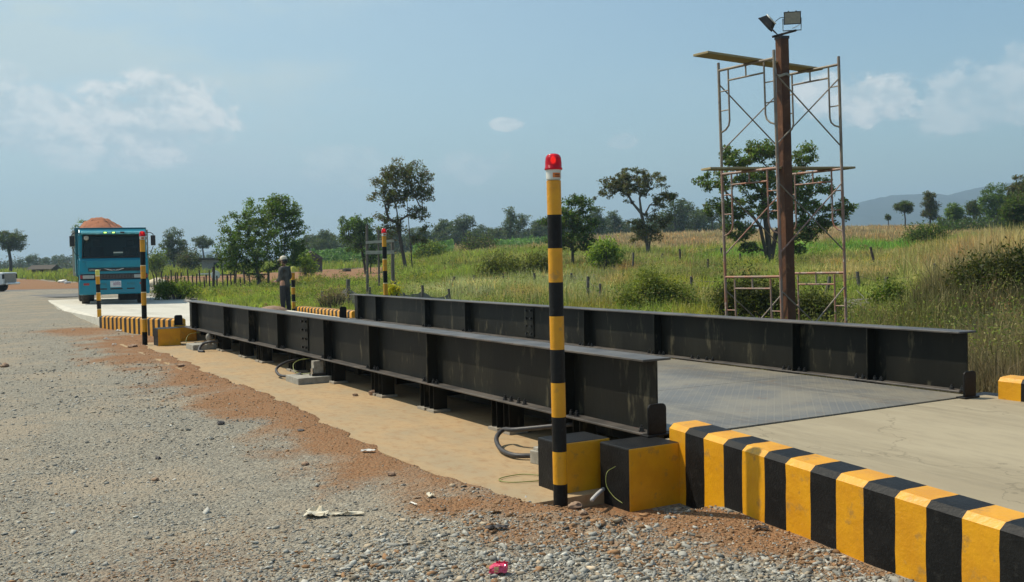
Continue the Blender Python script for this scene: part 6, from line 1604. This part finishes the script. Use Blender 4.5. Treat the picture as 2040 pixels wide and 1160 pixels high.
def packet():
    P = ground_at(994, 1146); root = empty('wrapper', (P[0], P[1], tz(P[0], P[1])+.012), -YAW-.12, 'bright pink crumpled packet lying on the gravel in the foreground', 'packet')
    bm = bmesh.new(); bmesh.ops.create_cube(bm, size=1); bmesh.ops.subdivide_edges(bm, edges=bm.edges[:], cuts=5, use_grid_fill=True)
    rs = random.Random(2)
    for v in bm.verts:
        x, y, z = v.co; k = 1-.25*(2*abs(x))**3
        v.co = Vector((x*.085+rs.gauss(0, .0022), y*.055*k+rs.gauss(0, .0022), (z+.5)*.036*k+rs.gauss(0, .002)+.004*math.sin(x*40)))
    me = bpy.data.meshes.new('packet_body'); bm.to_mesh(me); bm.free(); me.materials.append(mat_pink)
    o = bpy.data.objects.new('packet_body', me); col.objects.link(o); o.parent = root
    b = MB(); b.box((-.008, -.0285, .018), (.022, .003, .026)); b.build('tan_patch', mat_tan, root)
    b = MB()
    for k in range(5): b.add([(-.02+.012*k, .02, .034), (-.01+.012*k, .016, .046+.006*(k % 2)), (.0+.012*k, .028, .034)], [(0, 1, 2)])
    q = b.build('torn_edge', mat_pink, root); s_ = q.modifiers.new('t', 'SOLIDIFY'); s_.thickness = .0012
packet()
def rock(px, py, r, m, lab, seed, slab_=False, flat=.65):
    P = on_slab(px, py, .006) if slab_ else ground_at(px, py); bm = bmesh.new(); bmesh.ops.create_icosphere(bm, subdivisions=2, radius=r); rs = random.Random(seed)
    for v in bm.verts: v.co *= 1+rs.gauss(0, .13); v.co.z *= flat; v.co.x *= 1.2
    me = bpy.data.meshes.new('stone'); bm.to_mesh(me); bm.free(); me.materials.append(m); o = bpy.data.objects.new('stone', me); col.objects.link(o)
    o.location = (P[0], P[1], (0.006 if slab_ else tz(P[0], P[1]))+r*flat*.6); o.rotation_euler = (0, 0, seed); tag(o, lab, 'stone', 'larger single stones')
rock(440, 848, .036, mat_rock_dark, 'black stone lying alone on the gravel in the left half of the photo', 1)
rock(600, 861, .032, mat_rock_dark, 'dark flat flake on the red earth strip', 2, flat=.35)
rock(361, 731, .05, mat_rock_tan, 'flat tan stone on the gravel beside the red earth strip', 3, flat=.45)
rock(708, 789, .032, mat_rock_tan, 'brown round stone lying on the bare slab below the girder', 4, True)
rock(745, 787, .055, mat_rock_tan, 'broken brown brick piece leaning at a support leg on the slab', 5, True)
rock(1146, 1018, .038, mat_rock_tan, 'tan broken stone at the right of the near beacon post foot', 6)
rock(1162, 1030, .024, mat_rock_tan, 'round reddish stone just below the tan broken stone at the post', 7)
rock(315, 918, .022, mat_rock_dark, 'small dark stone in the middle of the left gravel', 8)
rock(310, 962, .022, mat_rock_tan, 'small brown stone below the small dark one on the left gravel', 9)
rock(10, 732, .06, mat_rock_tan, 'tan stone at the left edge of the gravel', 10)
rock(265, 692, .09, mat_rock_tan, 'pale lumpy stone just left of the far left beacon post foot', 11, flat=.4)
rock(780, 948, .026, mat_rock_tan, 'reddish clod on the earth strip below the white scrap', 12)
rock(608, 928, .026, mat_rock_tan, 'brown stone at the lower edge of the red earth strip', 13)
